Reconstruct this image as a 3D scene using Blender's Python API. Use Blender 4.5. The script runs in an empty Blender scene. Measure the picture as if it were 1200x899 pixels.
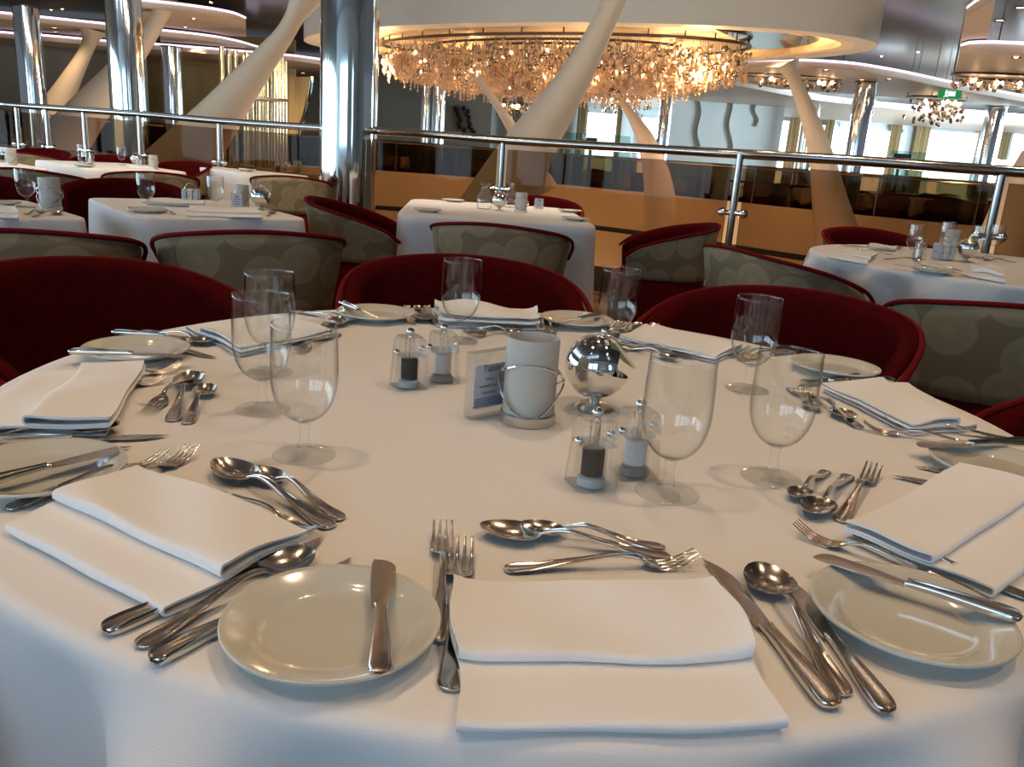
import bpy, math, random
from math import sin, cos, pi, sqrt, atan2, radians as rad, tan
from mathutils import Vector, Matrix
random.seed(7)
S = bpy.context.scene
COL = S.collection
# ------------------------------------------------------------------ camera
FPX, PITCH, ROLL, CAMZ = 969.75, rad(15.62), rad(4.05), 1.128
RX = Vector((cos(ROLL), sin(ROLL)*sin(PITCH), sin(ROLL)*cos(PITCH)))
UP = Vector((-sin(ROLL), cos(ROLL)*sin(PITCH), cos(ROLL)*cos(PITCH)))
FW = Vector((0, cos(PITCH), -sin(PITCH)))
CAM = Vector((0, 0, CAMZ))
cd = bpy.data.cameras.new('camera'); cam = bpy.data.objects.new('camera', cd); COL.objects.link(cam)
m = Matrix((RX, UP, -FW)).transposed().to_4x4(); m.translation = CAM
cam.matrix_world = m
cd.sensor_width = 36; cd.lens = FPX*36/1200; cd.clip_start = .02; cd.clip_end = 200
S.camera = cam
def ray(x, y): return RX*((x-600)/FPX) + UP*(-(y-449.5)/FPX) + FW
def at(x, y, z=.75):                       # point of the level plane at height z seen there
    d = ray(x, y); return CAM + d*((z-CAMZ)/d.z)
def atY(x, y, Y):                          # point of the upright plane at distance Y
    d = ray(x, y); return CAM + d*(Y/d.y)
TZ = .75
# ------------------------------------------------------------------ materials
def mat(name, col=(.8,.8,.8), rough=.5, metal=0., spec=None, **kw):
    mt = bpy.data.materials.new(name); mt.use_nodes = True
    b = mt.node_tree.nodes['Principled BSDF']
    b.inputs['Base Color'].default_value = (*col, 1); b.inputs['Roughness'].default_value = rough
    b.inputs['Metallic'].default_value = metal
    if spec is not None: b.inputs['Specular IOR Level'].default_value = spec
    for k, v in kw.items():
        b.inputs[k.replace('_', ' ')].default_value = v
    return mt
def nodes(mt): return mt.node_tree.nodes, mt.node_tree.links, mt.node_tree.nodes['Principled BSDF']
def noise_bump(mt, scale, strength, dist=.001, detail=3, coord='Object'):
    n, l, b = nodes(mt)
    tc = n.new('ShaderNodeTexCoord'); t = n.new('ShaderNodeTexNoise'); t.inputs['Scale'].default_value = scale; t.inputs['Detail'].default_value = detail
    bp = n.new('ShaderNodeBump'); bp.inputs['Strength'].default_value = strength; bp.inputs['Distance'].default_value = dist
    l.new(tc.outputs[coord], t.inputs['Vector']); l.new(t.outputs['Fac'], bp.inputs['Height']); l.new(bp.outputs['Normal'], b.inputs['Normal'])
    return t
def vary(mt, scale, c1, c2, coord='Object', detail=4, lo=.3, hi=.7, sc=None):
    n, l, b = nodes(mt)
    tc = n.new('ShaderNodeTexCoord'); t = n.new('ShaderNodeTexNoise'); t.inputs['Scale'].default_value = scale; t.inputs['Detail'].default_value = detail
    r = n.new('ShaderNodeValToRGB'); r.color_ramp.elements[0].position = lo; r.color_ramp.elements[1].position = hi
    r.color_ramp.elements[0].color = (*c1, 1); r.color_ramp.elements[1].color = (*c2, 1)
    if sc:
        mp = n.new('ShaderNodeMapping'); mp.inputs['Scale'].default_value = sc
        l.new(tc.outputs[coord], mp.inputs['Vector']); l.new(mp.outputs['Vector'], t.inputs['Vector'])
    else: l.new(tc.outputs[coord], t.inputs['Vector'])
    l.new(t.outputs['Fac'], r.inputs['Fac']); l.new(r.outputs['Color'], b.inputs['Base Color'])
def linen(name, col, scale=420, strength=.25):
    mt = mat(name, col, .9, spec=.15, Sheen_Weight=.15)
    n, l, b = nodes(mt)
    tc = n.new('ShaderNodeTexCoord')
    hs = []
    for i, rz in enumerate((0, pi/2)):
        mp = n.new('ShaderNodeMapping'); mp.inputs['Rotation'].default_value = (0, 0, rz)
        w = n.new('ShaderNodeTexWave'); w.inputs['Scale'].default_value = scale/6.28; w.wave_profile = 'SIN'
        l.new(tc.outputs['UV'], mp.inputs['Vector']); l.new(mp.outputs['Vector'], w.inputs['Vector']); hs.append(w.outputs['Fac'])
    mx = n.new('ShaderNodeMath'); mx.operation = 'MULTIPLY'; l.new(hs[0], mx.inputs[0]); l.new(hs[1], mx.inputs[1])
    no = n.new('ShaderNodeTexNoise'); no.inputs['Scale'].default_value = 5; no.inputs['Detail'].default_value = 3
    l.new(tc.outputs['Object'], no.inputs['Vector'])
    b1 = n.new('ShaderNodeBump'); b1.inputs['Strength'].default_value = strength; b1.inputs['Distance'].default_value = .0006
    b2 = n.new('ShaderNodeBump'); b2.inputs['Strength'].default_value = .35; b2.inputs['Distance'].default_value = .012
    l.new(mx.outputs[0], b1.inputs['Height']); l.new(no.outputs['Fac'], b2.inputs['Height'])
    l.new(b2.outputs['Normal'], b1.inputs['Normal']); l.new(b1.outputs['Normal'], b.inputs['Normal'])
    return mt
def glassy(name, tint=(1,1,1), ior=1.5, solid=0., rough=0.02, refl=1.0, edge=.55):
    """clear glass: transparent body with Fresnel reflection, optionally part true refraction for solid pieces"""
    mt = bpy.data.materials.new(name); mt.use_nodes = True
    n, l = mt.node_tree.nodes, mt.node_tree.links
    n.remove(n['Principled BSDF']); out = n['Material Output']
    tr = n.new('ShaderNodeBsdfTransparent'); tr.inputs['Color'].default_value = (*tint, 1)
    gl = n.new('ShaderNodeBsdfGlossy'); gl.inputs['Roughness'].default_value = rough
    gl.inputs['Color'].default_value = (1, 1, 1, 1)
    lw = n.new('ShaderNodeLayerWeight'); lw.inputs['Blend'].default_value = .5     # facing term, same from both sides of the wall
    pw = n.new('ShaderNodeMath'); pw.operation = 'POWER'; pw.inputs[1].default_value = 5.5; l.new(lw.outputs['Facing'], pw.inputs[0])
    fr = n.new('ShaderNodeMath'); fr.operation = 'MULTIPLY_ADD'; fr.inputs[1].default_value = .85; fr.inputs[2].default_value = ((ior-1)/(ior+1))**2
    l.new(pw.outputs[0], fr.inputs[0])
    body = tr.outputs[0]
    ed = n.new('ShaderNodeMath'); ed.operation = 'POWER'; ed.inputs[1].default_value = 5; l.new(lw.outputs['Facing'], ed.inputs[0])   # longer way through the wall at the edges
    em = n.new('ShaderNodeMixRGB'); em.inputs[1].default_value = (*tint, 1); em.inputs[2].default_value = tuple(c*edge for c in tint)+(1,)
    l.new(ed.outputs[0], em.inputs[0]); l.new(em.outputs[0], tr.inputs['Color'])
    if solid > 0:
        gb = n.new('ShaderNodeBsdfGlass'); gb.inputs['IOR'].default_value = ior; gb.inputs['Roughness'].default_value = rough; gb.inputs['Color'].default_value = (*tint, 1)
        mx = n.new('ShaderNodeMixShader'); mx.inputs[0].default_value = solid
        l.new(tr.outputs[0], mx.inputs[1]); l.new(gb.outputs[0], mx.inputs[2]); body = mx.outputs[0]
    mu = n.new('ShaderNodeMath'); mu.operation = 'MULTIPLY'; mu.inputs[1].default_value = refl; mu.use_clamp = True
    l.new(fr.outputs[0], mu.inputs[0])
    m2 = n.new('ShaderNodeMixShader'); l.new(mu.outputs[0], m2.inputs[0]); l.new(body, m2.inputs[1]); l.new(gl.outputs[0], m2.inputs[2])
    l.new(m2.outputs[0], out.inputs['Surface'])
    return mt
def emit(name, col, st):
    mt = bpy.data.materials.new(name); mt.use_nodes = True
    n, l = mt.node_tree.nodes, mt.node_tree.links
    n.remove(n['Principled BSDF']); e = n.new('ShaderNodeEmission'); e.inputs[0].default_value = (*col, 1); e.inputs[1].default_value = st
    l.new(e.outputs[0], n['Material Output'].inputs['Surface']); return mt
M = {}
M['cloth'] = linen('white_table_linen', (.80,.79,.78), 900)
M['napkin'] = linen('white_napkin_linen', (.86,.86,.86), 1500, .2)
M['steel'] = mat('polished_cutlery_steel', (.66,.62,.57), .16, 1.); noise_bump(M['steel'], 60, .06, .002)
M['blade'] = mat('blade_steel', (.62,.57,.52), .22, 1.)
M['chrome'] = mat('chrome', (.78,.78,.77), .05, 1.)
M['column'] = mat('mirror_column_chrome', (.80,.83,.84), .07, 1.); noise_bump(M['column'], 2.2, .05, .02, coord='Object')
M['rail'] = mat('brushed_rail_steel', (.36,.34,.32), .2, 1.)
M['pewter'] = mat('satin_silver', (.62,.60,.56), .32, 1.)
M['china'] = mat('glazed_cream_china', (.60,.60,.53), .12, Coat_Weight=.6, Coat_Roughness=.05)
M['goblet'] = glassy('clear_drinking_glass', (.99,.995,.99), 1.5, edge=.22, rough=.01)
M['stem'] = glassy('clear_solid_glass', (.99,.995,.99), 1.5, solid=.0, edge=.45, refl=.5)
M['acrylic'] = glassy('clear_acrylic', (.975,.98,.975), 1.5, solid=.22, edge=.6)
M['frost'] = mat('frosted_glass', (.88,.87,.80), .55, Subsurface_Weight=0., Transmission_Weight=.45)
M['red_velvet'] = mat('dark_red_velvet', (.06,.002,.003), .95, spec=.05); vary(M['red_velvet'], 40, (.042,.0015,.002), (.070,.0022,.003))
M['red_rim'] = mat('red_velvet_rim', (.13,.003,.005), .85, spec=.12)
M['pepper'] = mat('black_peppercorn', (.03,.025,.022), .8); noise_bump(M['pepper'], 900, 1, .002)
M['salt'] = mat('coarse_white_salt', (.85,.86,.88), .7); noise_bump(M['salt'], 900, .8, .001)
M['grinder'] = mat('grey_grinder_base', (.33,.30,.31), .5)
M['paper'] = mat('card_paper', (.74,.76,.88), .7)
M['ink'] = mat('dark_ink', (.06,.06,.09), .8)
M['blueink'] = mat('blue_ink', (.08,.12,.33), .8)
M['yellow'] = mat('yellow_packet_paper', (.75,.68,.36), .6)
M['white_paper'] = mat('white_packet_paper', (.82,.82,.80), .6)
M['grey_label'] = mat('pale_blue_packet_paper', (.50,.58,.64), .6)
M['dark'] = mat('dark_rubber', (.02,.02,.02), .5)
M['wood'] = mat('dark_wood', (.06,.03,.02), .5)
M['plaster'] = mat('cream_painted_pillar', (.53,.455,.36), .55)
M['soffit'] = mat('taupe_ceiling_panel', (.52,.42,.32), .5)
M['fascia'] = mat('cream_fascia', (.60,.57,.50), .5)
M['cove'] = mat('cove_plaster', (.80,.66,.45), .6)
M['mirror'] = mat('ceiling_mirror', (.75,.72,.68), .04, 1.)
M['ceil'] = mat('glossy_metal_ceiling', (.36,.34,.34), .22, .75)
M['tanwall'] = mat('tan_balcony_fascia', (.52,.36,.20), .5); vary(M['tanwall'], .6, (.42,.33,.22), (.50,.39,.26))
M['black'] = mat('black_groove', (.006,.005,.005), .6)
M['carpet'] = mat('brown_red_carpet', (.12,.06,.035), .95, spec=.05); vary(M['carpet'], 3, (.10,.035,.02), (.20,.13,.07), detail=6)
M['lowfloor'] = mat('tan_lower_floor', (.50,.33,.16), .5)
M['greywall'] = mat('grey_wall_panel', (.30,.31,.29), .5)
M['golden'] = mat('gold_streaked_panel', (.48,.38,.18), .4); vary(M['golden'], 3, (.40,.32,.15), (.55,.43,.21), sc=(6,1,.3))  # gold tone with random upright streaks
M['gold'] = mat('gold_tube_metal', (.72,.60,.36), .18, 1.)
M['white_wall'] = mat('white_gloss_wall', (.72,.80,.82), .28)
M['curtain'] = mat('gold_curtain', (.50,.38,.20), .8); vary(M['curtain'], 2, (.38,.27,.13), (.62,.50,.30), sc=(14,14,.2))
M['frame'] = mat('window_frame_white', (.70,.74,.75), .5)
M['bronze'] = glassy('bronze_tinted_glass', (.54,.45,.35), 1.45, refl=.14, edge=.9)
M['frostscreen'] = glassy('pale_green_glass', (.66,.80,.78), 1.5)
M['led'] = emit('violet_led_strip', (.80,.68,1.0), 2.6)
M['lamp'] = emit('warm_lamp_lens', (1,.72,.42), 22)
M['bulb'] = emit('chandelier_bulb', (1,.58,.24), 34)
M['winglow'] = emit('daylight_window', (.78,.93,1.0), 4.2)
M['winleft'] = emit('daylight_window_left', (.62,.83,1.0), 9.0)
M['winback'] = emit('daylight_window_near', (.50,.74,1.0), 5.0)
M['exit'] = emit('green_exit_panel', (.03,.30,.10), .8)
M['exitw'] = emit('white_exit_figure', (.75,1,.8), 1.4)
M['crystal'] = mat('chandelier_crystal', (.86,.62,.42), .15, IOR=1.7, Transmission_Weight=.25, spec=.6)
M['amber'] = mat('amber_glass_dome', (.62,.40,.26), .3, Transmission_Weight=.3); noise_bump(M['amber'], 30, 1, .03)
M['bronzeball'] = mat('mirror_ball', (.42,.36,.31), .06, 1.)
M['bronzeframe'] = mat('dark_bronze_frame', (.09,.07,.06), .35, .8)
M['screen'] = mat('black_monitor', (.01,.012,.014), .3)
def pattern_fabric():
    mt = mat('circle_pattern_fabric', (.4,.38,.3), .85, spec=.15)
    n, l, b = nodes(mt)
    uv = n.new('ShaderNodeTexCoord'); mp = n.new('ShaderNodeMapping'); mp.inputs['Scale'].default_value = (6.2, 6.2, 6.2); mp.inputs['Location'].default_value = (.31, .12, 0)
    l.new(uv.outputs['UV'], mp.inputs['Vector'])
    v = n.new('ShaderNodeTexVoronoi'); v.voronoi_dimensions = '2D'; v.inputs['Scale'].default_value = 1; v.inputs['Randomness'].default_value = .42
    l.new(mp.outputs['Vector'], v.inputs['Vector'])
    sub = n.new('ShaderNodeVectorMath'); sub.operation = 'SUBTRACT'; l.new(mp.outputs['Vector'], sub.inputs[0]); l.new(v.outputs['Position'], sub.inputs[1])
    sp = n.new('ShaderNodeSeparateXYZ'); l.new(sub.outputs[0], sp.inputs[0])
    at2 = n.new('ShaderNodeMath'); at2.operation = 'ARCTAN2'; l.new(sp.outputs[1], at2.inputs[0]); l.new(sp.outputs[0], at2.inputs[1])
    mu = n.new('ShaderNodeMath'); mu.operation = 'MULTIPLY'; mu.inputs[1].default_value = 56; l.new(at2.outputs[0], mu.inputs[0])
    sn = n.new('ShaderNodeMath'); sn.operation = 'SINE'; l.new(mu.outputs[0], sn.inputs[0])
    r = n.new('ShaderNodeValToRGB'); e = r.color_ramp.elements
    e[0].position = 0; e[0].color = (1,1,1,1); e[1].position = .475; e[1].color = (.0,.0,.0,1)
    x = r.color_ramp.elements.new(.44); x.color = (.8,.8,.8,1)
    x = r.color_ramp.elements.new(.2); x.color = (.55,.55,.55,1)
    l.new(v.outputs['Distance'], r.inputs['Fac'])
    ad = n.new('ShaderNodeMath'); ad.operation = 'MULTIPLY_ADD'; ad.inputs[1].default_value = .16; ad.inputs[2].default_value = .9
    l.new(sn.outputs[0], ad.inputs[0])
    m1 = n.new('ShaderNodeMath'); m1.operation = 'MULTIPLY'; l.new(r.outputs['Color'], m1.inputs[0]); l.new(ad.outputs[0], m1.inputs[1])
    cr = n.new('ShaderNodeValToRGB'); ce = cr.color_ramp.elements
    ce[0].position = 0; ce[0].color = (.32,.28,.175,1); ce[1].position = 1; ce[1].color = (.39,.29,.165,1)
    l.new(v.outputs['Color'], cr.inputs['Fac'])
    mix = n.new('ShaderNodeMixRGB'); mix.inputs[1].default_value = (.23,.17,.10,1)
    l.new(m1.outputs[0], mix.inputs[0]); l.new(cr.outputs[0], mix.inputs[2]); l.new(mix.outputs[0], b.inputs['Base Color'])
    return mt
M['pattern'] = pattern_fabric()
def panel_ceiling():
    n, l, b = nodes(M['ceil'])
    tc = n.new('ShaderNodeTexCoord'); mp = n.new('ShaderNodeMapping'); mp.inputs['Rotation'].default_value = (0, 0, .25)
    l.new(tc.outputs['Object'], mp.inputs['Vector'])
    w = n.new('ShaderNodeTexWave'); w.bands_direction = 'Y'; w.inputs['Scale'].default_value = .55; w.wave_profile = 'SAW'
    l.new(mp.outputs[0], w.inputs['Vector'])
    bp = n.new('ShaderNodeBump'); bp.inputs['Strength'].default_value = .25; bp.inputs['Distance'].default_value = .06
    l.new(w.outputs['Fac'], bp.inputs['Height']); l.new(bp.outputs['Normal'], b.inputs['Normal'])
panel_ceiling()
# ------------------------------------------------------------------ mesh helpers
class MB:
    def __init__(s): s.v = []; s.f = []; s.uv = {}
    def add(s, vs, fs):
        o = len(s.v); s.v += [tuple(p) for p in vs]; s.f += [tuple(i+o for i in f) for f in fs]; return o
    def grid(s, rows, closeu=False, closev=False, flip=False):
        nr, nc = len(rows), len(rows[0]); vs = [p for r in rows for p in r]; fs = []
        for i in range(nr if closev else nr-1):
            for j in range(nc if closeu else nc-1):
                a = i*nc+j; b = i*nc+(j+1) % nc; c = ((i+1) % nr)*nc+(j+1) % nc; d = ((i+1) % nr)*nc+j
                fs.append((d, c, b, a) if flip else (a, b, c, d))
        return s.add(vs, fs)
    def box(s, c, d, rz=0):
        x, y, z = d[0]/2, d[1]/2, d[2]/2; R = Matrix.Rotation(rz, 3, 'Z'); c = Vector(c)
        vs = [c+R@Vector((a*x, b*y, e*z)) for a in (-1,1) for b in (-1,1) for e in (-1,1)]
        return s.add(vs, [(0,1,3,2),(4,6,7,5),(0,4,5,1),(2,3,7,6),(0,2,6,4),(1,5,7,3)])
    def lathe(s, prof, n=32, c=(0,0,0), axis=None, flip=False):
        R = Matrix.Identity(3)
        if axis is not None: R = Vector((0,0,1)).rotation_difference(Vector(axis)).to_matrix()
        rows = []
        for r, z in prof:
            rows.append([Vector(c)+R@Vector((r*cos(2*pi*k/n), r*sin(2*pi*k/n), z)) for k in range(n)])
        return s.grid(rows, closeu=True, flip=flip)
    def sphere(s, c, r, n=12, m=8, sz=1.):
        return s.lathe([(max(r*sin(pi*i/m), 1e-5), -r*sz*cos(pi*i/m)) for i in range(m+1)], n, c)
    def tube(s, pts, rs, n=10, closed=False, cap=True):
        pts = [Vector(p) for p in pts]; N = len(pts)
        if not hasattr(rs, '__len__'): rs = [rs]*N
        rows = []; prev = None
        for i, p in enumerate(pts):
            t = (pts[(i+1) % N]-pts[i-1]) if closed else (pts[min(i+1, N-1)]-pts[max(i-1, 0)])
            t.normalize()
            if prev is None: u = t.orthogonal().normalized()
            else: u = (prev - t*prev.dot(t)).normalized()
            prev = u; w = t.cross(u)
            rows.append([p+(u*cos(2*pi*k/n)+w*sin(2*pi*k/n))*rs[i] for k in range(n)])
        o = s.grid(rows, closeu=True, closev=closed)
        if cap and not closed:
            s.f.append(tuple(o+k for k in range(n))[::-1]); s.f.append(tuple(o+(N-1)*n+k for k in range(n)))
        return o
    def loft(s, secs, cap=True):            # closed cross sections, same count
        n = len(secs[0]); o = s.grid(secs, closeu=True)
        if cap: s.f.append(tuple(o+k for k in range(n))[::-1]); s.f.append(tuple(o+(len(secs)-1)*n+k for k in range(n)))
        return o
    def prism(s, poly, z0, z1):
        n = len(poly); vs = [(x, y, z0) for x, y in poly]+[(x, y, z1) for x, y in poly]
        return s.add(vs, [tuple(range(n))[::-1], tuple(range(n, 2*n))]+[(i, (i+1) % n, n+(i+1) % n, n+i) for i in range(n)])
    def build(s, name, mt, parent=None, smooth=True, loc=None, rz=0, bevel=0, subsurf=0, uv=None, sharp=40, recalc=True):
        me = bpy.data.meshes.new(name); me.from_pydata(s.v, [], s.f); me.update()
        if recalc:
            import bmesh
            bm = bmesh.new(); bm.from_mesh(me); bmesh.ops.recalc_face_normals(bm, faces=bm.faces); bm.to_mesh(me); bm.free()
        if uv:
            ul = me.uv_layers.new(name='UVMap')
            for lp in me.loops: ul.data[lp.index].uv = uv(me.vertices[lp.vertex_index].co, lp.vertex_index)
        me.materials.append(M[mt] if isinstance(mt, str) else mt)
        if smooth:
            me.polygons.foreach_set('use_smooth', [True]*len(me.polygons)); me.update()
            me.set_sharp_from_angle(angle=rad(sharp))
        o = bpy.data.objects.new(name, me); COL.objects.link(o)
        if parent is not None: o.parent = parent
        if loc is not None: o.location = loc
        if rz: o.rotation_euler.z = rz
        if bevel:
            b = o.modifiers.new('bevel', 'BEVEL'); b.width = bevel; b.segments = 2; b.limit_method = 'ANGLE'
        if subsurf:
            b = o.modifiers.new('sub', 'SUBSURF'); b.levels = subsurf; b.render_levels = subsurf
        return o
def ell(cx, cy, a, b, n=72, e=2.0): return [(cx+a*math.copysign(abs(cos(t))**(2/e), cos(t)), cy+b*math.copysign(abs(sin(t))**(2/e), sin(t))) for t in [2*pi*k/n for k in range(n)]]
def tag(o, label=None, cat=None, group=None, kind=None):
    if label: o['label'] = label
    if cat: o['category'] = cat
    if group: o['group'] = group
    if kind: o['kind'] = kind
    return o
def empty(name, loc=(0,0,0), rz=0):
    o = bpy.data.objects.new(name, None); COL.objects.link(o); o.location = loc; o.rotation_euler.z = rz; o.empty_display_size = .05
    return o
def copy_tree(o, parent=None):
    c = o.copy(); COL.objects.link(c)
    if parent is not None: c.parent = parent
    for ch in [x for x in bpy.data.objects if x.parent == o]: copy_tree(ch, c)
    return c
def delete_tree(o):
    for ch in [x for x in bpy.data.objects if x.parent == o]: delete_tree(ch)
    bpy.data.objects.remove(o)
def struct(o): o['kind'] = 'structure'; return o
class Kind:
    """first use hands out the thing itself, later uses copy it with all its parts"""
    def __init__(s, make): s.make = make; s.first = None
    def put(s, loc, rz=0, label=None, cat=None, group=None, tilt=None, scale=1):
        if s.first is None: s.first = o = s.make()
        else:
            o = copy_tree(s.first)
            if 'group' in o: del o['group']
        o.location = loc; o.rotation_euler = (tilt[0] if tilt else 0, tilt[1] if tilt else 0, rz)
        o.scale = (scale,)*3
        return tag(o, label, cat, group)
# ------------------------------------------------------------------ cutlery
def lerp_tab(tab, x):
    for (a, va), (b, vb) in zip(tab, tab[1:]):
        if x <= b:
            t = (x-a)/(b-a); t = max(0, min(1, t)); return va+(vb-va)*t
    return tab[-1][1]
def smooth_tab(tab, x):                         # smooth interpolation through a table
    for i, ((a, va), (b, vb)) in enumerate(zip(tab, tab[1:])):
        if x <= b or i == len(tab)-2:
            t = max(0, min(1, (x-a)/(b-a)))
            p0 = tab[i-1] if i > 0 else (2*a-b, 2*va-vb)
            p3 = tab[i+2] if i+2 < len(tab) else (2*b-a, 2*vb-va)
            m1 = (vb-p0[1])/(b-p0[0])*(b-a); m2 = (p3[1]-va)/(p3[0]-a)*(b-a)
            return (2*t**3-3*t**2+1)*va+(t**3-2*t**2+t)*m1+(-2*t**3+3*t**2)*vb+(t**3-t**2)*m2
def handle_mb(x0, x1, wt, zt, th, n=26, rim=True):
    mb = MB(); secs = []
    for i in range(n+1):
        x = x0+(x1-x0)*(1-cos(pi*i/n))/2 if i else x0
        w = smooth_tab(wt, x)/2; z = smooth_tab(zt, x); t = smooth_tab(th, x)/2
        if rim: pr = [(-1,0),(-.93,.75),(-.80,1),(-.68,.95),(-.58,.55),(0,.42),(.58,.55),(.68,.95),(.80,1),(.93,.75),(1,0),(.9,-.8),(.5,-1),(-.5,-1),(-.9,-.8)]
        else: pr = [(cos(pi+2*pi*k/14), -sin(pi+2*pi*k/14)) for k in range(14)]
        secs.append([(x, w*a, z+t*b) for a, b in pr])
    mb.loft(secs); return mb
def rounded_end(wt, x0, r):                      # half-round handle end
    return [(x0, .0012), (x0+r*.12, wt*.55), (x0+r*.4, wt*.85), (x0+r, wt)]
def make_fork(L=.205, s=1.):
    root = empty('fork')
    wt = rounded_end(.021*s, 0, .012)+[(.04, .0165*s), (.08, .0085*s), (L-.072, .0062*s), (L-.058, .0085*s)]
    zt = [(0,.0022),(.03,.0038),(.07,.0090),(L-.09,.0145),(L-.07,.0125),(L-.058,.0075)]
    th = [(0,.002),(.02,.0032),(.08,.0038),(L-.058,.003)]
    handle_mb(0, L-.058, wt, zt, th).build('handle', 'steel', root)
    mb = MB(); zh = [(L-.060,.0080),(L-.052,.0042),(L-.040,.0018),(L-.020,.0050),(L,.0150)]
    hw = [(L-.061,.0042),(L-.056,.0085*s),(L-.050,.0118*s),(L-.042,.0125*s)]
    secs = []
    for i in range(9):
        x = L-.061+.019*i/8; w = smooth_tab(hw, x); z = smooth_tab(zh, x)
        secs.append([(x, w*a, z+.0010*b+.0012*a*a) for a, b in ((-1,0),(-.9,1),(-.45,1),(0,1),(.45,1),(.9,1),(1,0),(.9,-1),(.45,-1),(0,-1),(-.45,-1),(-.9,-1))])
    mb.loft(secs)
    for k in range(4):
        yc = (-.0100+.00667*k)*s; secs = []
        for i in range(10):
            x = L-.0435+.0435*i/9; z = smooth_tab(zh, x)+.0006; w = (.0023-.0013*(i/9)**1.5)*s; t = .0011-.0006*i/9
            secs.append([(x, yc*(1-.06*i/9)+w*cos(q), z+t*sin(q)) for q in [2*pi*j/8 for j in range(8)]])
        mb.loft(secs)
    mb.build('tines', 'steel', root)
    return root
def make_spoon(L, bl, bw, depth=.009, s=1.):
    root = empty('spoon')
    xb = L-bl
    wt = rounded_end(.021*s, 0, .012*s)+[(.045*s, .0150*s), (xb*.62, .0080*s), (xb-.012, .0055*s), (xb+.003, .0070*s)]
    zt = [(0,.0022),(.03,.0036),(xb*.5,.0090),(xb*.80,.0165),(xb-.006,.0135),(xb+.003,.0100)]
    th = [(0,.002),(.02,.0032),(xb*.7,.0040),(xb+.003,.0030)]
    handle_mb(0, xb+.003, wt, zt, th).build('handle', 'steel', root)
    mb = MB(); N = 18; K = 20; top = []; bot = []
    def row(f, off):
        r = []
        for k in range(K):
            a = 2*pi*k/K; ex = cos(a); ey = sin(a)
            hw = bw/2*(1+.13*(-ex))*1.0
            x = xb+bl/2+ex*bl/2*f; y = ey*hw*f*(1-.06*ex)
            z = .0012+depth*(f**2.2)+.0012*ex*f-(off)
            r.append((x, y, z))
        return r
    rows = [row(f, 0) for f in (.02,.25,.45,.62,.78,.9,.98,1.0)]
    rows2 = [row(f, .0011 if f < 1 else .0009) for f in (1.0,.98,.9,.78,.62,.45,.25,.02)]
    mb.grid(rows+rows2, closeu=True)
    for v in range(len(mb.v)):
        p = mb.v[v]; mb.v[v] = (p[0], p[1], p[2]+.0012)
    mb.build('bowl', 'steel', root)
    return root
def make_knife(L=.225, butter=False):
    root = empty('butter_knife' if butter else 'table_knife')
    hx = L*.53 if butter else L*.47
    wt = rounded_end(.020, 0, .010)+[(.035,.0185),(hx*.7,.0125),(hx*.93,.0115),(hx,.0135)]
    z0 = .0048
    zt = [(0,z0),(hx,z0)]
    th = [(0,.003),(.006,.0075),(.03,.0090),(hx*.8,.0072),(hx,.0058)]
    handle_mb(0, hx, wt, zt, th).build('handle', 'steel', root)
    mb = MB(); secs = []; n = 26; bl = L-hx
    for i in range(n+1):
        u = 1-(1-i/n)**1.35; x = hx-.001+bl*u
        if butter:
            top = .0085+.001*sin(u*pi); bot = -.0060-.0075*sin(min(1, u*1.25)*pi/2)
            tip = max(0, (u-.80)/.20); bot = bot*(1-tip**2)**.5+.0075*(1-sqrt(max(0,1-tip**2))); top = top*1.0-.002*tip**3
        else:
            top = .0080-.0005*u; bot = -.0065-.0045*sin(min(1, u*1.15)*pi/2)
            tip = max(0, (u-.55)/.45); bot = bot+(.0175)*tip**2.2; top = top-.0005*tip
        if bot > top-.0006: bot = top-.0006
        t = .0013*(1-.6*u); z = z0-.0015
        secs.append([(x, top, z+t*.6), (x, (top+bot)/2, z+t), (x, bot, z+.0002), (x, bot, z-.0002), (x, (top+bot)/2, z-t*.6), (x, top, z-t*.6)])
    mb.loft(secs)
    mb.build('blade', 'blade', root, sharp=50)
    return root
K_fork = Kind(lambda: make_fork()); K_fork2 = Kind(lambda: make_fork(.19, .92))
K_ds = Kind(lambda: make_spoon(.20, .066, .043)); K_ss = Kind(lambda: make_spoon(.195, .058, .049)); K_ts = Kind(lambda: make_spoon(.152, .047, .032, .007, .85))
K_kn = Kind(lambda: make_knife()); K_bk = Kind(lambda: make_knife(.185, True))
LEN = {id(K_fork): .205, id(K_fork2): .19, id(K_ds): .20, id(K_ss): .195, id(K_ts): .152, id(K_kn): .225, id(K_bk): .185}
NM = {id(K_fork): 'fork', id(K_fork2): 'fork', id(K_ds): 'spoon', id(K_ss): 'spoon', id(K_ts): 'spoon', id(K_kn): 'knife', id(K_bk): 'knife'}
HGT = {id(K_fork): .012, id(K_fork2): .012, id(K_ds): .009, id(K_ss): .009, id(K_ts): .008, id(K_kn): .003, id(K_bk): .003}
def lay(K, tip, end, label, z=0., anchor='mid', group=None, tz=None, flat=False, roll=0., over=0.):
    """lay a piece on the cloth between the point under its tip and its handle end; z lifts it onto a plate"""
    a = at(*tip, TZ+z+(HGT[id(K)] if tz is None else tz)); b = at(*end, TZ+z+.003)
    a.z = b.z = 0
    d = (a-b); l = d.length; L = LEN[id(K)]; d.normalize()
    sc = max(.93, min(1.07, l/L))
    if anchor == 'tip': p = a-d*L*sc
    elif anchor == 'end': p = b
    else: p = (a+b)/2-d*L*sc/2
    return K.put((p.x, p.y, TZ+z+.0006), atan2(d.y, d.x), label, NM[id(K)], group, tilt=(roll, -over), scale=sc)
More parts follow.
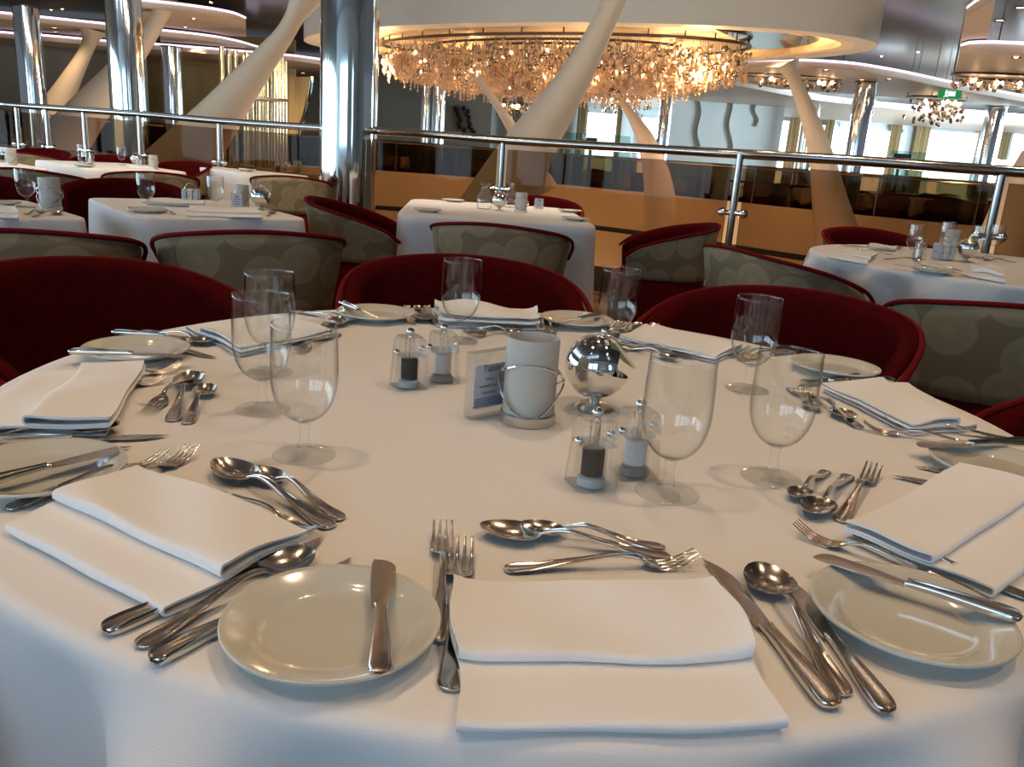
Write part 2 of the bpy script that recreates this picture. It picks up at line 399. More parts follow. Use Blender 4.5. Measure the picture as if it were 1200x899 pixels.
# ------------------------------------------------------------------ plate, glass, condiments
def make_plate():
    mb = MB()
    pr = [(.0005,.006),(.050,.006),(.056,.0068),(.060,.0095),(.066,.0125),(.080,.0165),(.0842,.0180),(.0852,.0172),(.0850,.0150),(.0835,.0140),(.066,.0090),(.060,.0060),(.052,.0022),(.050,.0000),(.046,.0000),(.045,.0025),(.0005,.0028)]
    mb.lathe(pr, 64); return mb.build('side_plate', 'china', sharp=60)
K_plate = Kind(make_plate)
def make_goblet():
    root = empty('water_goblet')
    mb = MB()
    out = [(.0052,.042),(.010,.0445),(.018,.049),(.027,.057),(.034,.069),(.0385,.084),(.0402,.100),(.0402,.118),(.0394,.145),(.0384,.1667)]
    def sm(t): return smooth_tab([(z, r) for r, z in out], t)
    zs = [.042+.1247*(i/28)**1.15 for i in range(29)]
    o_ = [(sm(z), z) for z in zs]; i_ = [(max(sm(z)-.0011, .0006), z) for z in zs if z > .0475]
    prof = o_+[(.0376,.1671)]+i_[::-1]+[(.0004,.0472)]
    mb.lathe(prof, 56); mb.build('bowl', 'goblet', root, sharp=70)
    mb = MB()
    pr = [(.0004,.0),(.036,.0),(.0382,.0006),(.0384,.0012),(.036,.0022),(.022,.0042),(.010,.0068),(.0072,.0095),(.0082,.0125),(.0068,.0155),(.0056,.021),(.0052,.030),(.0060,.037),(.0070,.0405),(.0052,.0422),(.0004,.0422)]
    mb.lathe(pr, 40); mb.build('stem', 'stem', root, sharp=70)
    return root
K_gob = Kind(make_goblet)
def make_mill(fill):
    def f():
        root = empty('pepper_mill' if fill == 'pepper' else 'salt_mill')
        def sec(w, z, c=.22):
            h = w/2; q = h*(1-c)
            return [(-h,-q,z),(-q,-h,z),(q,-h,z),(h,-q,z),(h,q,z),(q,h,z),(-q,h,z),(-h,q,z)]
        mb = MB(); mb.loft([sec(.052,0), sec(.052,.004), sec(.0455,.052)]); mb.build('lower_body', 'acrylic', root, smooth=False)
        mb = MB(); mb.loft([sec(.046,.0535), sec(.0425,.078), sec(.036,.083,.3)]); mb.build('cap', 'acrylic', root, smooth=False)
        mb = MB(); mb.lathe([(.0002,.014),(.0135,.014),(.0135,.046),(.0002,.047)], 24); mb.build('filling', fill, root)
        mb = MB(); mb.lathe([(.0002,.001),(.0175,.001),(.0165,.010),(.012,.013),(.0002,.0132)], 24); mb.build('grinder', 'grinder' if fill == 'salt' else 'grey_label', root)
        mb = MB()
        for k in range(3):
            a = 2*pi*k/3+.4; mb.tube([(.0065*cos(a), .0065*sin(a), .048), (.0065*cos(a), .0065*sin(a), .080)], .0014, 6)
        mb.tube([(0,0,.046),(0,0,.084)], .0016, 6); mb.build('spindle', 'chrome', root)
        mb = MB(); mb.sphere((0,0,.0905), .0068, 18, 12); mb.tube([(0,0,.082),(0,0,.087)], .0042, 12); mb.build('top_knob', 'chrome', root)
        for a in (0.35, 0.35+pi):
            mb = MB(); mb.sphere((.0265*cos(a), .0265*sin(a), .060), .0052, 14, 8); mb.build('side_screw', 'chrome', root)
        return root
    return f
K_pep = Kind(make_mill('pepper')); K_salt = Kind(make_mill('salt'))
def make_candle():
    root = empty('frosted_candle_lamp')
    mb = MB(); mb.lathe([(.0002,.0),(.0405,.0),(.0410,.002),(.0410,.014),(.0400,.015),(.0002,.015)], 48); bd = mb.build('base_dish', 'pewter', root)
    mb = MB(); mb.lathe([(.0355,.0155),(.0382,.0155),(.0386,.120),(.0378,.1255),(.0365,.1255),(.0358,.120),(.0355,.0158)], 48); mb.build('frosted_shade', 'frost', root)
    mb = MB(); mb.lathe([(.0002,.0155),(.030,.0155),(.030,.045),(.0285,.048),(.0002,.048)], 32); mb.build('candle', 'white_paper', bd)
    for hi, am, nm in ((.066, .027, 0), (.062, -.048, 1)):
        mb = MB(); pts = []
        for k in range(64):
            a = 2*pi*k/64; c = cos(a)
            r = .0418+.0065*(abs(sin(a))**6)
            z = hi+am*c if nm == 0 else hi+am*(abs(c)**1.3)*(1 if c > 0 else -.6)
            pts.append((r*sin(a), -r*c, z))
        mb.tube(pts, .0018, 8, closed=True); mb.build('wire_loop', 'chrome', root)
    return root
K_candle = Kind(make_candle)
def hemi(r, axis, c, th=.0012, n=40, m=14, cut=0.):
    prof = [(max(r*sin(pi/2*(1-cut)*i/m), .0003), r*cos(pi/2*(1-cut)*i/m)) for i in range(m+1)]
    inn = [(max((r-th)*sin(pi/2*(1-cut)*i/m), .0003), (r-th)*cos(pi/2*(1-cut)*i/m)) for i in range(m, -1, -1)]
    mb = MB(); mb.lathe(prof+inn, n, c, axis=axis); return mb
def make_ball(opened=True):
    def f():
        root = empty('round_sugar_bowl'); c = (0,0,.067)
        hemi(.0495, (-.28,-.05,-1) if opened else (0,0,-1), c).build('lower_bowl', 'chrome', root, sharp=60)
        hemi(.0512, (-.83,-.32,.45) if opened else (0,0,1), c).build('swivel_lid', 'chrome', root, sharp=60)
        mb = MB()
        mb.sphere((.004,-.004,.124), .0052, 14, 8); mb.tube([(.004,-.004,.114),(.004,-.004,.121)], .0034, 12); mb.build('knob', 'chrome', root)
        mb = MB(); mb.tube([(0,0,.006),(0,0,.020)], [.0075,.010], 16)
        mb.lathe([(.0002,.0095),(.012,.008),(.028,.0035),(.031,.0005),(.0002,.0005)], 32); mb.build('pedestal_foot', 'pewter', root)
        return root
    return f
K_ball = Kind(make_ball(True)); K_ballc = Kind(make_ball(False))
def make_caddy():
    root = empty('packet_caddy')
    i = 0
    for gx, n in ((-.026, 1), (0, 1), (.026, 1)):
        mb = MB(); mb.box((gx, 0, .034), (.022, .042, .064)); mb.build('packet_stack', ('grey_label','white_paper','grey_label')[i], root, smooth=False, bevel=.003); i += 1
    mb = MB()
    for z in (.004, .03, .055):
        pts = [(.043*cos(a)*(1 if abs(cos(a)) > .1 else 1), .027*sin(a), z) for a in [2*pi*k/28 for k in range(28)]]
        mb.tube(pts, .0013, 6, closed=True)
    for k in range(8):
        a = 2*pi*k/8; mb.tube([(.043*cos(a), .027*sin(a), 0), (.043*cos(a), .027*sin(a), .056)], .0012, 6)
    mb.build('wire_basket', 'chrome', root)
    mb = MB(); mb.tube([(.028*cos(a), 0, .062+.032*sin(a)) for a in [pi*k/16 for k in range(17)]], .0016, 6); mb.build('carry_ring', 'chrome', root)
    return root
K_caddy = Kind(make_caddy)
def make_carafe():
    mb = MB(); out = [(.0004,.0),(.040,.0),(.048,.012),(.052,.045),(.046,.085),(.030,.115),(.022,.135),(.024,.150),(.034,.168)]
    inn = [(r-.0016, z) for r, z in out[::-1]][:-1]+[(.0004,.003)]
    mb.lathe(out+inn, 32); return mb.build('water_carafe', 'goblet', sharp=70)
K_carafe = Kind(make_carafe)
def make_smallcard():
    root = empty('table_card')
    mb = MB(); mb.box((0,0,.038), (.062,.010,.076)); mb.build('acrylic_block', 'acrylic', root, smooth=False)
    mb = MB(); mb.box((0,0,.036), (.052,.0012,.062)); cp = mb.build('card', 'paper', root, smooth=False)
    mb = MB()
    for i, w in enumerate((.020,.03,.034,.026)): mb.box((0,-.0012,.058-.012*i), (w,.0006,.003 if i else .006))
    mb.build('printed_lines', 'blueink', cp, smooth=False)
    return root
K_card = Kind(make_smallcard)
def text_part(body, size, loc, parent, mt, name):
    cu = bpy.data.curves.new(name, 'FONT'); cu.body = body; cu.size = size; cu.extrude = .00008; cu.align_x = 'CENTER'
    o = bpy.data.objects.new(name, cu); COL.objects.link(o); cu.materials.append(M[mt]); o.parent = parent
    bpy.context.view_layer.update()
    me = bpy.data.meshes.new_from_object(o); bpy.data.objects.remove(o)
    o = bpy.data.objects.new(name, me); COL.objects.link(o); o.parent = parent
    o.location = loc; o.rotation_euler = (pi/2, 0, 0); return o
# ------------------------------------------------------------------ napkins
def napkin(corners, label, step=.30, seed=0, group=None, curl=1., hgt=1.):
    """corners: left-front, right-front, right-back, left-back as points; a ribbon folded in two stepped packs"""
    LF, RF, RB, LB = [Vector((c[0], c[1], 0)) for c in corners]
    rnd = random.Random(seed)
    t = .0011
    z1, z2, z3, z4 = .0025*hgt, .0095*hgt, .0125*hgt, .0205*hgt
    path = []
    def seg(v0, v1, z0, z1_, n):
        for i in range(n+1):
            a = i/n; path.append((v0+(v1-v0)*a, z0+(z1_-z0)*a))
    def arc(v, za, zb, sgn, n=6, w=.022):
        for i in range(1, n):
            a = pi*i/n; path.append((v+sgn*w*sin(a), (za+zb)/2+(za-zb)/2*cos(a)))
    seg(.97, .022, z1, z1, 14); arc(.022, z1, z2, -1); seg(.022, .975, z2, z2+.001, 14); arc(.975, z2+.001, z3, 1)
    seg(.975, step+.022, z3, z3, 12); arc(step+.022, z3, z4, -1); seg(step+.022, .99, z4, z4-.003, 12)
    # thick ribbon
    n = len(path); W = (RF-LF).length; Dp = (LB-LF).length
    P = [Vector((v*Dp, z)) for v, z in path]; N = []
    for i in range(n):
        d = P[min(i+1, n-1)]-P[max(i-1, 0)]; d.normalize(); N.append(Vector((-d.y, d.x)))
    loop = [(P[i].x/Dp+N[i].x*t/Dp, P[i].y+N[i].y*t) for i in range(n)]+[(P[i].x/Dp-N[i].x*t/Dp, P[i].y-N[i].y*t) for i in range(n-1, -1, -1)]
    ph = [rnd.uniform(0, 6) for _ in range(6)]
    mb = MB(); rows = []; NU = 22
    uvs = []
    for j in range(NU+1):
        u = j/NU; r = []
        for v, z in loop:
            edge = max(0, 1-min(u, 1-u)/.10)
            vv = v + .010*sin(u*5+ph[0]) + .006*sin(u*11+ph[1])
            p = (LF*(1-u)+RF*u)*(1-vv)+(LB*(1-u)+RB*u)*vv
            side = (RF-LF).normalized()*(.003*sin(v*9+ph[2])*(1 if u > .5 else -1))
            zz = z*(1+curl*.30*edge**2*(.5+.5*sin(ph[5]))+.12*sin(u*4+ph[3])*(z/.02)+.10*sin(v*6+u*7+ph[4])*(z/.02))
            r.append((p.x+side.x, p.y+side.y, TZ+.0006+max(zz, t)))
            uvs.append((u*W, v*Dp))
        rows.append(r)
    mb.grid(rows, closeu=True)
    o_ = len(loop)
    mb.f.append(tuple(range(o_))[::-1]); mb.f.append(tuple(NU*o_+k for k in range(o_)))
    # end caps: strips between the two sides of the ribbon
    mb.f = mb.f[:-2]
    for base in (0, NU*o_):
        for i in range(n-1):
            a, b, c, d = base+i, base+i+1, base+2*n-2-i, base+2*n-1-i
            mb.f.append((a, b, c, d))
    ob = mb.build('folded_napkin', 'napkin', uv=lambda co, i: uvs[i], sharp=60)
    c = (LF+RF+RB+LB)/4; 
    for v in ob.data.vertices: v.co -= Vector((c.x, c.y, TZ))
    ob.location = (c.x, c.y, TZ)
    return tag(ob, label, 'napkin', group)
def npx(q, *a, **k): return napkin([at(x, y, TZ+.012) for x, y in q], *a, **k)
# ------------------------------------------------------------------ chairs
def make_chair():
    root = empty('tub_dining_chair')
    A = rad(122); N = 44
    def H(a): return .800-.165*(abs(a)/A)**1.9-.03*max(0, (abs(a)/A-.85)/.15)**2
    def R(a, z):                                    # flared tub, a little squarer than a circle
        f = (z-.30)/.5
        sq = 1/(abs(cos(a))**3.2+abs(sin(a))**3.2)**(1/3.2)
        return (.262+.075*f)*(.35+.65*sq)*1.06
    def pt(a, r, z): return (r*cos(a), r*sin(a), z)
    mb = MB(); rows = []; uvs = []
    for i in range(N+1):
        a = -A+2*A*i/N; r = []
        for k in range(9):
            z = .478+(H(a)-.012-.478)*k/8; r.append(pt(a, R(a, z), z)); uvs.append((a*.33, z))
        rows.append(r)
    mb.grid(rows)
    o = mb.build('outer_panel', 'pattern', root, uv=lambda co, i: uvs[i], sharp=80, recalc=False)
    sd = o.modifiers.new('thick', 'SOLIDIFY'); sd.thickness = .006; sd.offset = 0
    mb = MB(); rows = []
    for i in range(N+1):
        a = -A+2*A*i/N; r = []
        h = H(a); Z = [.482, .50, .53, .58, .64, h-.045, h-.022, h-.006, h+.002, h+.001, h-.010]
        O = [-.050, -.050, -.050, -.047, -.045, -.046, -.046, -.038, -.020, -.006, .001]
        r = [pt(a, R(a, z)+o_, min(z, h+.002)) for z, o_ in zip(Z, O)]
        r = r+[pt(a, R(a, z)-.004, z) for z in (h-.05, .55, .482)]
        rows.append(r)
    mb.grid(rows, closeu=True); n = len(rows[0]); L = N*n
    mb.f.append(tuple(range(n))); mb.f.append(tuple(L+k for k in range(n))[::-1])
    mb.build('back_lining', 'red_velvet', root, sharp=70)
    mb = MB(); pts = [pt(-A+2*A*i/60, R(-A+2*A*i/60, .78)+.000, H(-A+2*A*i/60)-.004) for i in range(61)]
    mb.tube(pts, .0085, 8); mb.build('piping', 'red_rim', o)
    mb = MB(); m = 40
    def disc(r, z): return [(r*1.02*cos(2*pi*k/m)*(1 if cos(2*pi*k/m) > 0 else .82), r*sin(2*pi*k/m), z) for k in range(m)]
    mb.grid([disc(.002,.520), disc(.12,.520), disc(.20,.515), disc(.228,.505), disc(.236,.492), disc(.236,.483), disc(.232,.480), disc(.002,.480)], closeu=True)
    mb.build('seat_cushion', 'red_velvet', root)
    mb = MB(); mb.grid([disc(.002,.476), disc(.290,.476), disc(.304,.462), disc(.306,.40), disc(.300,.32), disc(.290,.14), disc(.275,.120), disc(.002,.105)], closeu=True)
    mb.build('seat_base', 'red_rim', root)
    mb = MB(); mb.lathe([(.0002,.0),(.20,.0),(.20,.03),(.06,.045),(.05,.104),(.0002,.104)], 32); mb.build('swivel_foot', 'wood', root)
    return root
K_chair = Kind(make_chair)
def chair(x, y, backdeg, label, group=None): return K_chair.put((x, y, 0), rad(backdeg), label, 'chair', group)
# ------------------------------------------------------------------ cloth covered tables
def round_cloth(cx, cy, R, label, hang=.50, folds=11, seed=1, res=180, flare=.06, group=None):
    rnd = random.Random(seed); ph = [rnd.uniform(0, 6) for _ in range(6)]
    mb = MB(); rows = []; uvs = []
    rs = [.002]+[R*k/14 for k in range(1, 14)]
    prof = [(r, 0) for r in rs]+[(R-.018, -.0003), (R-.009, -.002), (R-.003, -.008), (R, -.018)]+[(R, -.018-(hang-.018)*(k/20)**1.4) for k in range(1, 21)]
    for r, z in prof:
        row = []
        for k in range(res):
            a = 2*pi*k/res; d = max(0, (-z-.012)/hang)
            w = sin(folds*a+ph[0]+.8*sin(3*a+ph[1]))*.6+.4*sin((folds*2-3)*a+ph[2])
            rr = r+min(1, d*9)*flare*(.10+.90*w)*(.38+.62*d)+.010*d if d > 0 else r
            zz = z
            if d == 0 and r > .2: zz += .0  # flat top
            row.append((cx+rr*cos(a), cy+rr*sin(a), TZ+zz)); uvs.append((rr*cos(a), rr*sin(a)) if d == 0 else (a*R, z))
        rows.append(row)
    mb.grid(rows, closeu=True)
    for i, v in enumerate(mb.v): mb.v[i] = (v[0]-cx, v[1]-cy, v[2]-TZ)
    o = mb.build('tablecloth', 'cloth', loc=(cx, cy, TZ), uv=lambda co, i: uvs[i], sharp=180)
    if o.data.polygons[0].normal.z < 0: o.data.flip_normals()
    return tag(o, label, 'tablecloth', group)
def square_cloth(cx, cy, W, D, rz, label, hang=.46, seed=1, group=None):
    rnd = random.Random(seed); ph = [rnd.uniform(0, 6) for _ in range(6)]
    res = 160; mb = MB(); rows = []; uvs = []
    e = 12
    def per(a, s=1.):
        c, s_ = cos(a), sin(a); q = (abs(c)**e+abs(s_)**e)**(-1/e); return Vector((c*q*W/2*s, s_*q*D/2*s, 0))
    prof = [(s, 0) for s in (.004,.25,.5,.75,.9,.97)]+[(.99,-.002),(1,-.010)]+[(1, -.010-(hang-.01)*k/12) for k in range(1, 13)]
    for s, z in prof:
        row = []
        for k in range(res):
            a = 2*pi*k/res; p = per(a, s); d = max(0, (-z-.008)/hang)
            corner = abs(sin(2*a))**8
            w = .028*sin(9*a+ph[0])*.6+.010*sin(17*a+ph[1])
            n = Vector((p.x/(W/2), p.y/(D/2), 0)); n = n.normalized() if n.length > 0 else n
            if d > 0: p = p+n*(d**.8*(.004+max(-.2,w)*.45+.035*corner))
            zz = z-(.08*corner*d if d > 0 else 0)
            row.append((p.x, p.y, zz)); uvs.append((p.x, p.y) if d == 0 else (a*.6, zz))
        rows.append(row)
    mb.grid(rows, closeu=True)
    o = mb.build('tablecloth', 'cloth', loc=(cx, cy, TZ), rz=rz, uv=lambda co, i: uvs[i], sharp=180)
    if o.data.polygons[0].normal.z < 0: o.data.flip_normals()
    return tag(o, label, 'tablecloth', group)
def table_under(cx, cy, W, D, rz, rnd, label, group=None):
    t = empty('dining_table', (cx, cy, 0), rz); mb = MB()
    if rnd: mb.lathe([(.0005,.722),(W/2-.03,.722),(W/2-.02,.728),(W/2-.02,.742),(W/2-.03,.7465),(.0005,.7465)], 64)
    else: mb.prism(ell(0, 0, W/2-.05, D/2-.05, 48, 6.), .720, .745)
    mb.build('tabletop', 'wood', t, smooth=rnd)
    mb = MB(); mb.lathe([(.0005,0),(.26,0),(.26,.02),(.08,.05),(.055,.10),(.05,.66),(.12,.7215),(.0005,.7215)], 32); mb.build('pedestal', 'wood', t)
    return tag(t, label, 'table', group)
# ================================================================== THE ROUND TABLE
TX, TY, TR = .025, 1.25, .785
round_cloth(TX, TY, TR, 'white linen cloth on the big round table in the foreground', hang=.52, folds=14, seed=5, res=320, flare=.10)
table_under(TX, TY, 2*TR, 2*TR, 0, True, 'round table under the white cloth in the foreground')
where = {1: 'nearest place setting, front centre', 2: 'place setting at the near left', 3: 'left place setting beside the far-left chair',
         4: 'back-left place setting', 5: 'middle back place setting', 6: 'back-right place setting', 7: 'right-hand place setting', 8: 'near-right place setting'}
# plates
pl = {1: (389.5, 733), 2: (49, 552), 3: (160, 411), 4: (440, 368.5), 5: (676, 376), 6: (978, 431), 7: (1167, 547), 8: (1066, 722)}
pd = {1: 'cream side plate nearest the camera, butter knife along its right side', 2: 'cream side plate cut by the left edge of the picture, knife across it',
      3: 'cream side plate in front of the large red chair at the left', 4: 'cream side plate left of the mills, in front of the centre red chair',
      5: 'cream side plate behind the round steel sugar bowl', 6: 'cream side plate in front of the red chair at the right, no knife on it',
      7: 'cream side plate at the far right table edge with a knife across', 8: 'cream side plate at lower right with a knife lying across its top'}
for k, p in pl.items():
    q = at(*p, TZ+.010); K_plate.put((q.x, q.y, TZ+.0005), 0, pd[k], 'plate')
# goblets
gl = [((356.7, 533.7), 'front one of the three water goblets clustered at the left, nearest the camera'), ((307.8, 480.7), 'middle one of the three goblets clustered at the left'),
      ((317, 437), 'rear one of the three goblets clustered at the left'), ((537.5, 400), 'water goblet in front of the centre red chair'),
      ((719, 409), 'water goblet right behind the round steel sugar bowl'), ((781.5, 578.5), 'water goblet beside the near salt mill'),
      ((903.5, 561), 'water goblet nearest the right-hand settings, in front of another goblet'), ((875, 457), 'water goblet in front of the right red chair, partly behind another')]
for p, lb in gl:
    q = at(*p); K_gob.put((q.x, q.y, TZ+.0006), 0, lb, 'glass')
# mills
for K, p, rz, lb in ((K_pep, (479, 453), .5, 'clear pepper mill with dark pepper left of the table number card'), (K_salt, (518, 446), .3, 'clear salt mill behind the card, left of the candle lamp'),
                     (K_pep, (692, 568), .35, 'clear pepper mill with black peppercorns in front of the sugar bowl'), (K_salt, (742, 555), .3, 'clear salt mill between the near pepper mill and a goblet')):
    q = at(*p); K.put((q.x, q.y, TZ+.0006), rz, lb, 'pepper mill' if K is K_pep else 'salt mill')
q = at(618, 493); K_candle.put((q.x, q.y, TZ+.0006), atan2(q.x, q.y)*-1, 'frosted glass candle lamp with wire loops at the middle of the foreground table', 'candle lamp')
q = at(696, 478); K_ball.put((q.x, q.y, TZ+.0006), 0, 'open round polished steel sugar bowl in the middle of the foreground table', 'sugar bowl')
bx, by = q.x, q.y
for i, (dx, dz, mt, lb) in enumerate(((.030, .094, 'yellow', 'pale yellow sweetener packet sticking out of the open sugar bowl'), (.012, .089, 'white_paper', 'white sugar packet standing inside the open sugar bowl'))):
    mb = MB(); mb.box((0,0,0), (.004,.046,.056)); o = mb.build('sugar_packet', mt, smooth=False, bevel=.001, loc=(bx+dx, by-.004, TZ+dz)); o.rotation_euler = (0, -.75 if i == 0 else -.45, .3)
    tag(o, lb, 'sugar packet')
# table number card
a = at(552, 493); b = at(541.6, 489); c = at(585, 486); dirv = (c-a); ang = atan2(dirv.y, dirv.x)
card = empty('table_number_card', (a.x, a.y, TZ+.0006), ang)
W_, T_, H_ = .092, .018, .098
mb = MB(); mb.box((W_/2, T_/2, H_/2), (W_, T_, H_)); mb.build('acrylic_block', 'acrylic', card, smooth=False, bevel=.0008)
mb = MB(); mb.box((W_/2+.002, T_*.42, H_*.46), (W_-.012, .0012, .066)); cardp = mb.build('card', 'paper', card, smooth=False)
text_part('Table', .0150, (W_/2-.006, T_*.42-.0009, .067), cardp, 'ink', 'heading')
for i, tx in enumerate(('Waiter', 'Assistant Waiter', 'Headwaiter')): text_part(tx, .0058, (W_/2-.009, T_*.42-.0009, .054-.010*i), cardp, 'ink', 'printed_line')
mb = MB()
for r_ in range(4):
    for c_ in range(17): mb.box((.010+.0045*c_+(.0015 if r_ % 2 else 0), T_*.42-.0009, .0165+.0035*r_), (.0034, .0003, .0020))
mb.build('printed_pattern', 'blueink', cardp, smooth=False)
tag(card, 'clear acrylic block with the table number card, left of the candle lamp', 'table card')
# napkins: left-front, right-front, right-back, left-back as seen by the guest
npx([(539, 848), (921, 844), (838, 688), (527, 684)], 'white napkin nearest the camera, folded in two steps, front centre', .36, 3)
npx([(6, 612), (192, 715), (358, 630), (166, 552)], 'white folded napkin at the lower left, over two knives and a spoon', .34, 5, hgt=1.15)
napkin([at(30, 440, TZ+.01), at(-60, 505, TZ+.01), at(130, 503, TZ+.012), at(170, 430, TZ+.012)], 'white folded napkin running off the left picture edge', .45, 8)
npx([(318, 368), (216, 381), (283, 412), (385, 392)], 'white folded napkin behind the three goblets at the left', .3, 11)
npx([(625, 364), (508, 359), (514, 379), (632, 383)], 'white folded napkin in front of the centre red chair', .3, 13, hgt=1.5)
npx([(880, 404), (770, 379), (726, 395), (838, 420)], 'white folded napkin left of the right goblets, by the back-right chair', .3, 15, hgt=.8)
npx([(1146, 497), (1066, 447), (964, 452), (1066, 503)], 'white folded napkin on the right side, pointing at the dark red arm', .3, 17)
npx([(1163, 690), (1290, 600), (1122, 553), (984, 622)], 'white folded napkin at the right edge behind the lower right plate', .38, 19, hgt=1.1)
# cutlery, setting 1 (front centre)
w = where
lay(K_bk, (447, 656), (446, 792), 'butter knife lying on the plate nearest the camera, blade pointing away', z=.0145, over=-.0)
lay(K_fork, (519, 613), (517, 752), 'fork between the nearest plate and napkin, the one fully beside the napkin')
lay(K_fork, (541, 632), (529, 812), 'fork half hidden under the left edge of the nearest napkin')
lay(K_kn, (830, 655), (977, 832), 'table knife directly right of the nearest napkin')
lay(K_ss, (888, 662), (990, 815), 'round soup spoon between the two knives right of the nearest napkin')
lay(K_kn, (919, 675), (1036, 830), 'table knife between the soup spoon and the lower right plate')
lay(K_ds, (562, 614.5), (787, 653), 'large dessert spoon above the nearest napkin, bowl to the left', tz=.012)
lay(K_ts, (609.6, 615.5), (780, 642), 'small teaspoon above the nearest napkin, lying behind the dessert spoon')
lay(K_fork, (813, 648.5), (595, 666), 'fork lying sideways above the nearest napkin, tines to the right', tz=.014)
# setting 2 (near left)
lay(K_ds, (249, 536), (395, 621), 'large spoon at the near left, above the lower left napkin', tz=.012)
lay(K_ts, (294.5, 547), (406, 611), 'teaspoon beside the large spoon above the lower left napkin')
lay(K_fork, (372, 628), (231, 571), 'fork next to the large spoon, its handle towards the upper left', tz=.004)
lay(K_kn, (384, 632), (120, 742), 'table knife with its handle end farthest left below the lower left napkin')
lay(K_ss, (364, 645), (160, 757), 'soup spoon whose bowl sticks out between lower left napkin and nearest plate')
lay(K_kn, (412, 659), (185, 772), 'table knife under the left rim of the nearest plate')
lay(K_fork, (222, 523), (84, 600), 'fork above the lower left napkin with the longer visible tines', tz=.014)
lay(K_fork, (181, 531), (32, 588), 'fork above the lower left napkin, nearer the left plate', tz=.014)
lay(K_bk, (110, 534), (-12, 566), 'butter knife across the plate at the left picture edge', z=.0155)
# setting 3 (left)
lay(K_ds, (230, 428), (202, 493), 'large spoon with bowl up, right of the left napkin', anchor='end')
lay(K_ts, (250, 442), (219, 496), 'teaspoon right of the left napkin, nearest the goblets', anchor='end')
lay(K_fork, (169, 477), (240, 432), 'fork with tines towards the camera right of the left napkin', anchor='tip')
lay(K_fork, (212, 425), (108, 448), 'fork pushed under the far left plate, nearer that plate', anchor='tip', tz=.014)
lay(K_fork, (197, 437), (95, 462), 'fork between far left plate and left napkin', anchor='tip', tz=.014)
lay(K_kn, (198, 512), (-10, 516), 'table knife below the left napkin, the longer tip showing', anchor='tip')
lay(K_ss, (141, 496), (-20, 512), 'soup spoon below the left napkin beside the left-edge plate', anchor='tip', tz=.012)
lay(K_kn, (154, 526), (-40, 530), 'table knife under the rim of the left-edge plate', anchor='tip')
lay(K_bk, (222, 418), (80, 413), 'butter knife across the plate by the big left chair', z=.0165)
# setting 4 (back left)
lay(K_ds, (403, 373), (349, 403), 'large spoon below the centre-left plate', anchor='tip')
lay(K_ts, (387, 387), (346, 405), 'teaspoon seen through the front left goblet', anchor='tip')
lay(K_fork, (348, 408), (395, 392), 'fork seen through the goblets at the left', anchor='mid')
lay(K_fork, (425, 374), (381, 371), 'fork with its tines beside the centre-left plate', anchor='tip')
lay(K_fork, (412, 376), (368, 370), 'fork partly under the rear left napkin', anchor='tip')
lay(K_ss, (249, 401), (187, 391), 'soup spoon right of the far left plate, bowl to the right', anchor='tip')
lay(K_kn, (251, 420), (180, 400), 'table knife tip poking out beside the far left plate', anchor='tip')
lay(K_kn, (262, 399), (178, 393), 'table knife behind the soup spoon by the far left plate', anchor='tip')
lay(K_bk, (440, 373), (399.5, 355), 'butter knife on the plate in front of the centre red chair', z=.0165, anchor='tip')
# setting 5 (middle back)
lay(K_ds, (632, 379), (543, 389), 'large spoon below the middle back napkin, bowl to the right')
lay(K_ts, (610, 390), (545, 384), 'teaspoon crossing below the middle back napkin')
lay(K_fork, (545, 391), (620, 384), 'fork lying below the middle back napkin')
lay(K_fork, (647, 390), (640, 368), 'fork pointing at the camera, nearer the plate behind the sugar bowl', anchor='tip')
lay(K_fork, (638, 387), (631, 366), 'fork pointing at the camera, touching the middle back napkin', anchor='tip')
lay(K_ss, (499, 376), (488, 357), 'soup spoon right of the centre-left plate, bowl forward', anchor='tip')
lay(K_kn, (484, 381), (477, 361), 'table knife beside the centre-left plate', anchor='tip')
lay(K_kn, (508, 381), (500, 360), 'table knife against the curled end of the middle back napkin', anchor='tip')
lay(K_bk, (665, 377), (694, 371), 'butter knife on the plate behind the sugar bowl', z=.0165)
# setting 6 (back right)
lay(K_ds, (820, 417), (735, 404), 'large spoon seen through the goblet by the salt mill', anchor='tip')
lay(K_ts, (795, 421), (727, 406), 'teaspoon below the back-right napkin', anchor='mid')
lay(K_fork, (722, 402), (808, 414), 'fork below the back-right napkin, tines to the left', anchor='tip')
lay(K_fork, (857, 413), (925, 410), 'fork with tines in front of the rear right goblet', anchor='tip', tz=.014)
lay(K_fork, (866, 416), (930, 412), 'fork just behind the rear right goblet', anchor='tip', tz=.014)
lay(K_ss, (727, 393), (757, 371), 'soup spoon behind the back-right napkin', anchor='tip')
lay(K_kn, (704, 397), (729, 378), 'table knife next to the plate behind the sugar bowl', anchor='tip')
lay(K_kn, (738, 402), (770, 380), 'table knife along the left end of the back-right napkin', anchor='tip')
# setting 7 (right)
lay(K_ds, (1000, 492), (948, 462), 'large spoon right of the right goblet, bowl towards the camera', anchor='tip')
lay(K_ts, (958, 480), (925, 454), 'teaspoon seen through the right goblet', anchor='tip')
lay(K_fork, (944, 456), (1006, 500), 'fork with raised tines behind the right goblet')
lay(K_fork, (1012, 493), (1130, 522), 'fork left of the far right plate, its tines nearer the camera', anchor='tip', tz=.016)
lay(K_fork, (1037, 487), (1186, 515), 'fork along the right napkin, handle towards the right edge', anchor='tip', tz=.016)
lay(K_kn, (960, 445), (1048, 446), 'table knife between right napkin and the plate by the right chair', anchor='end')
lay(K_kn, (940, 452), (1010, 441), 'table knife beside the right napkin, behind the goblet', anchor='end')
lay(K_bk, (1073, 523), (1222, 519), 'butter knife across the far right plate', z=.0165, anchor='tip')
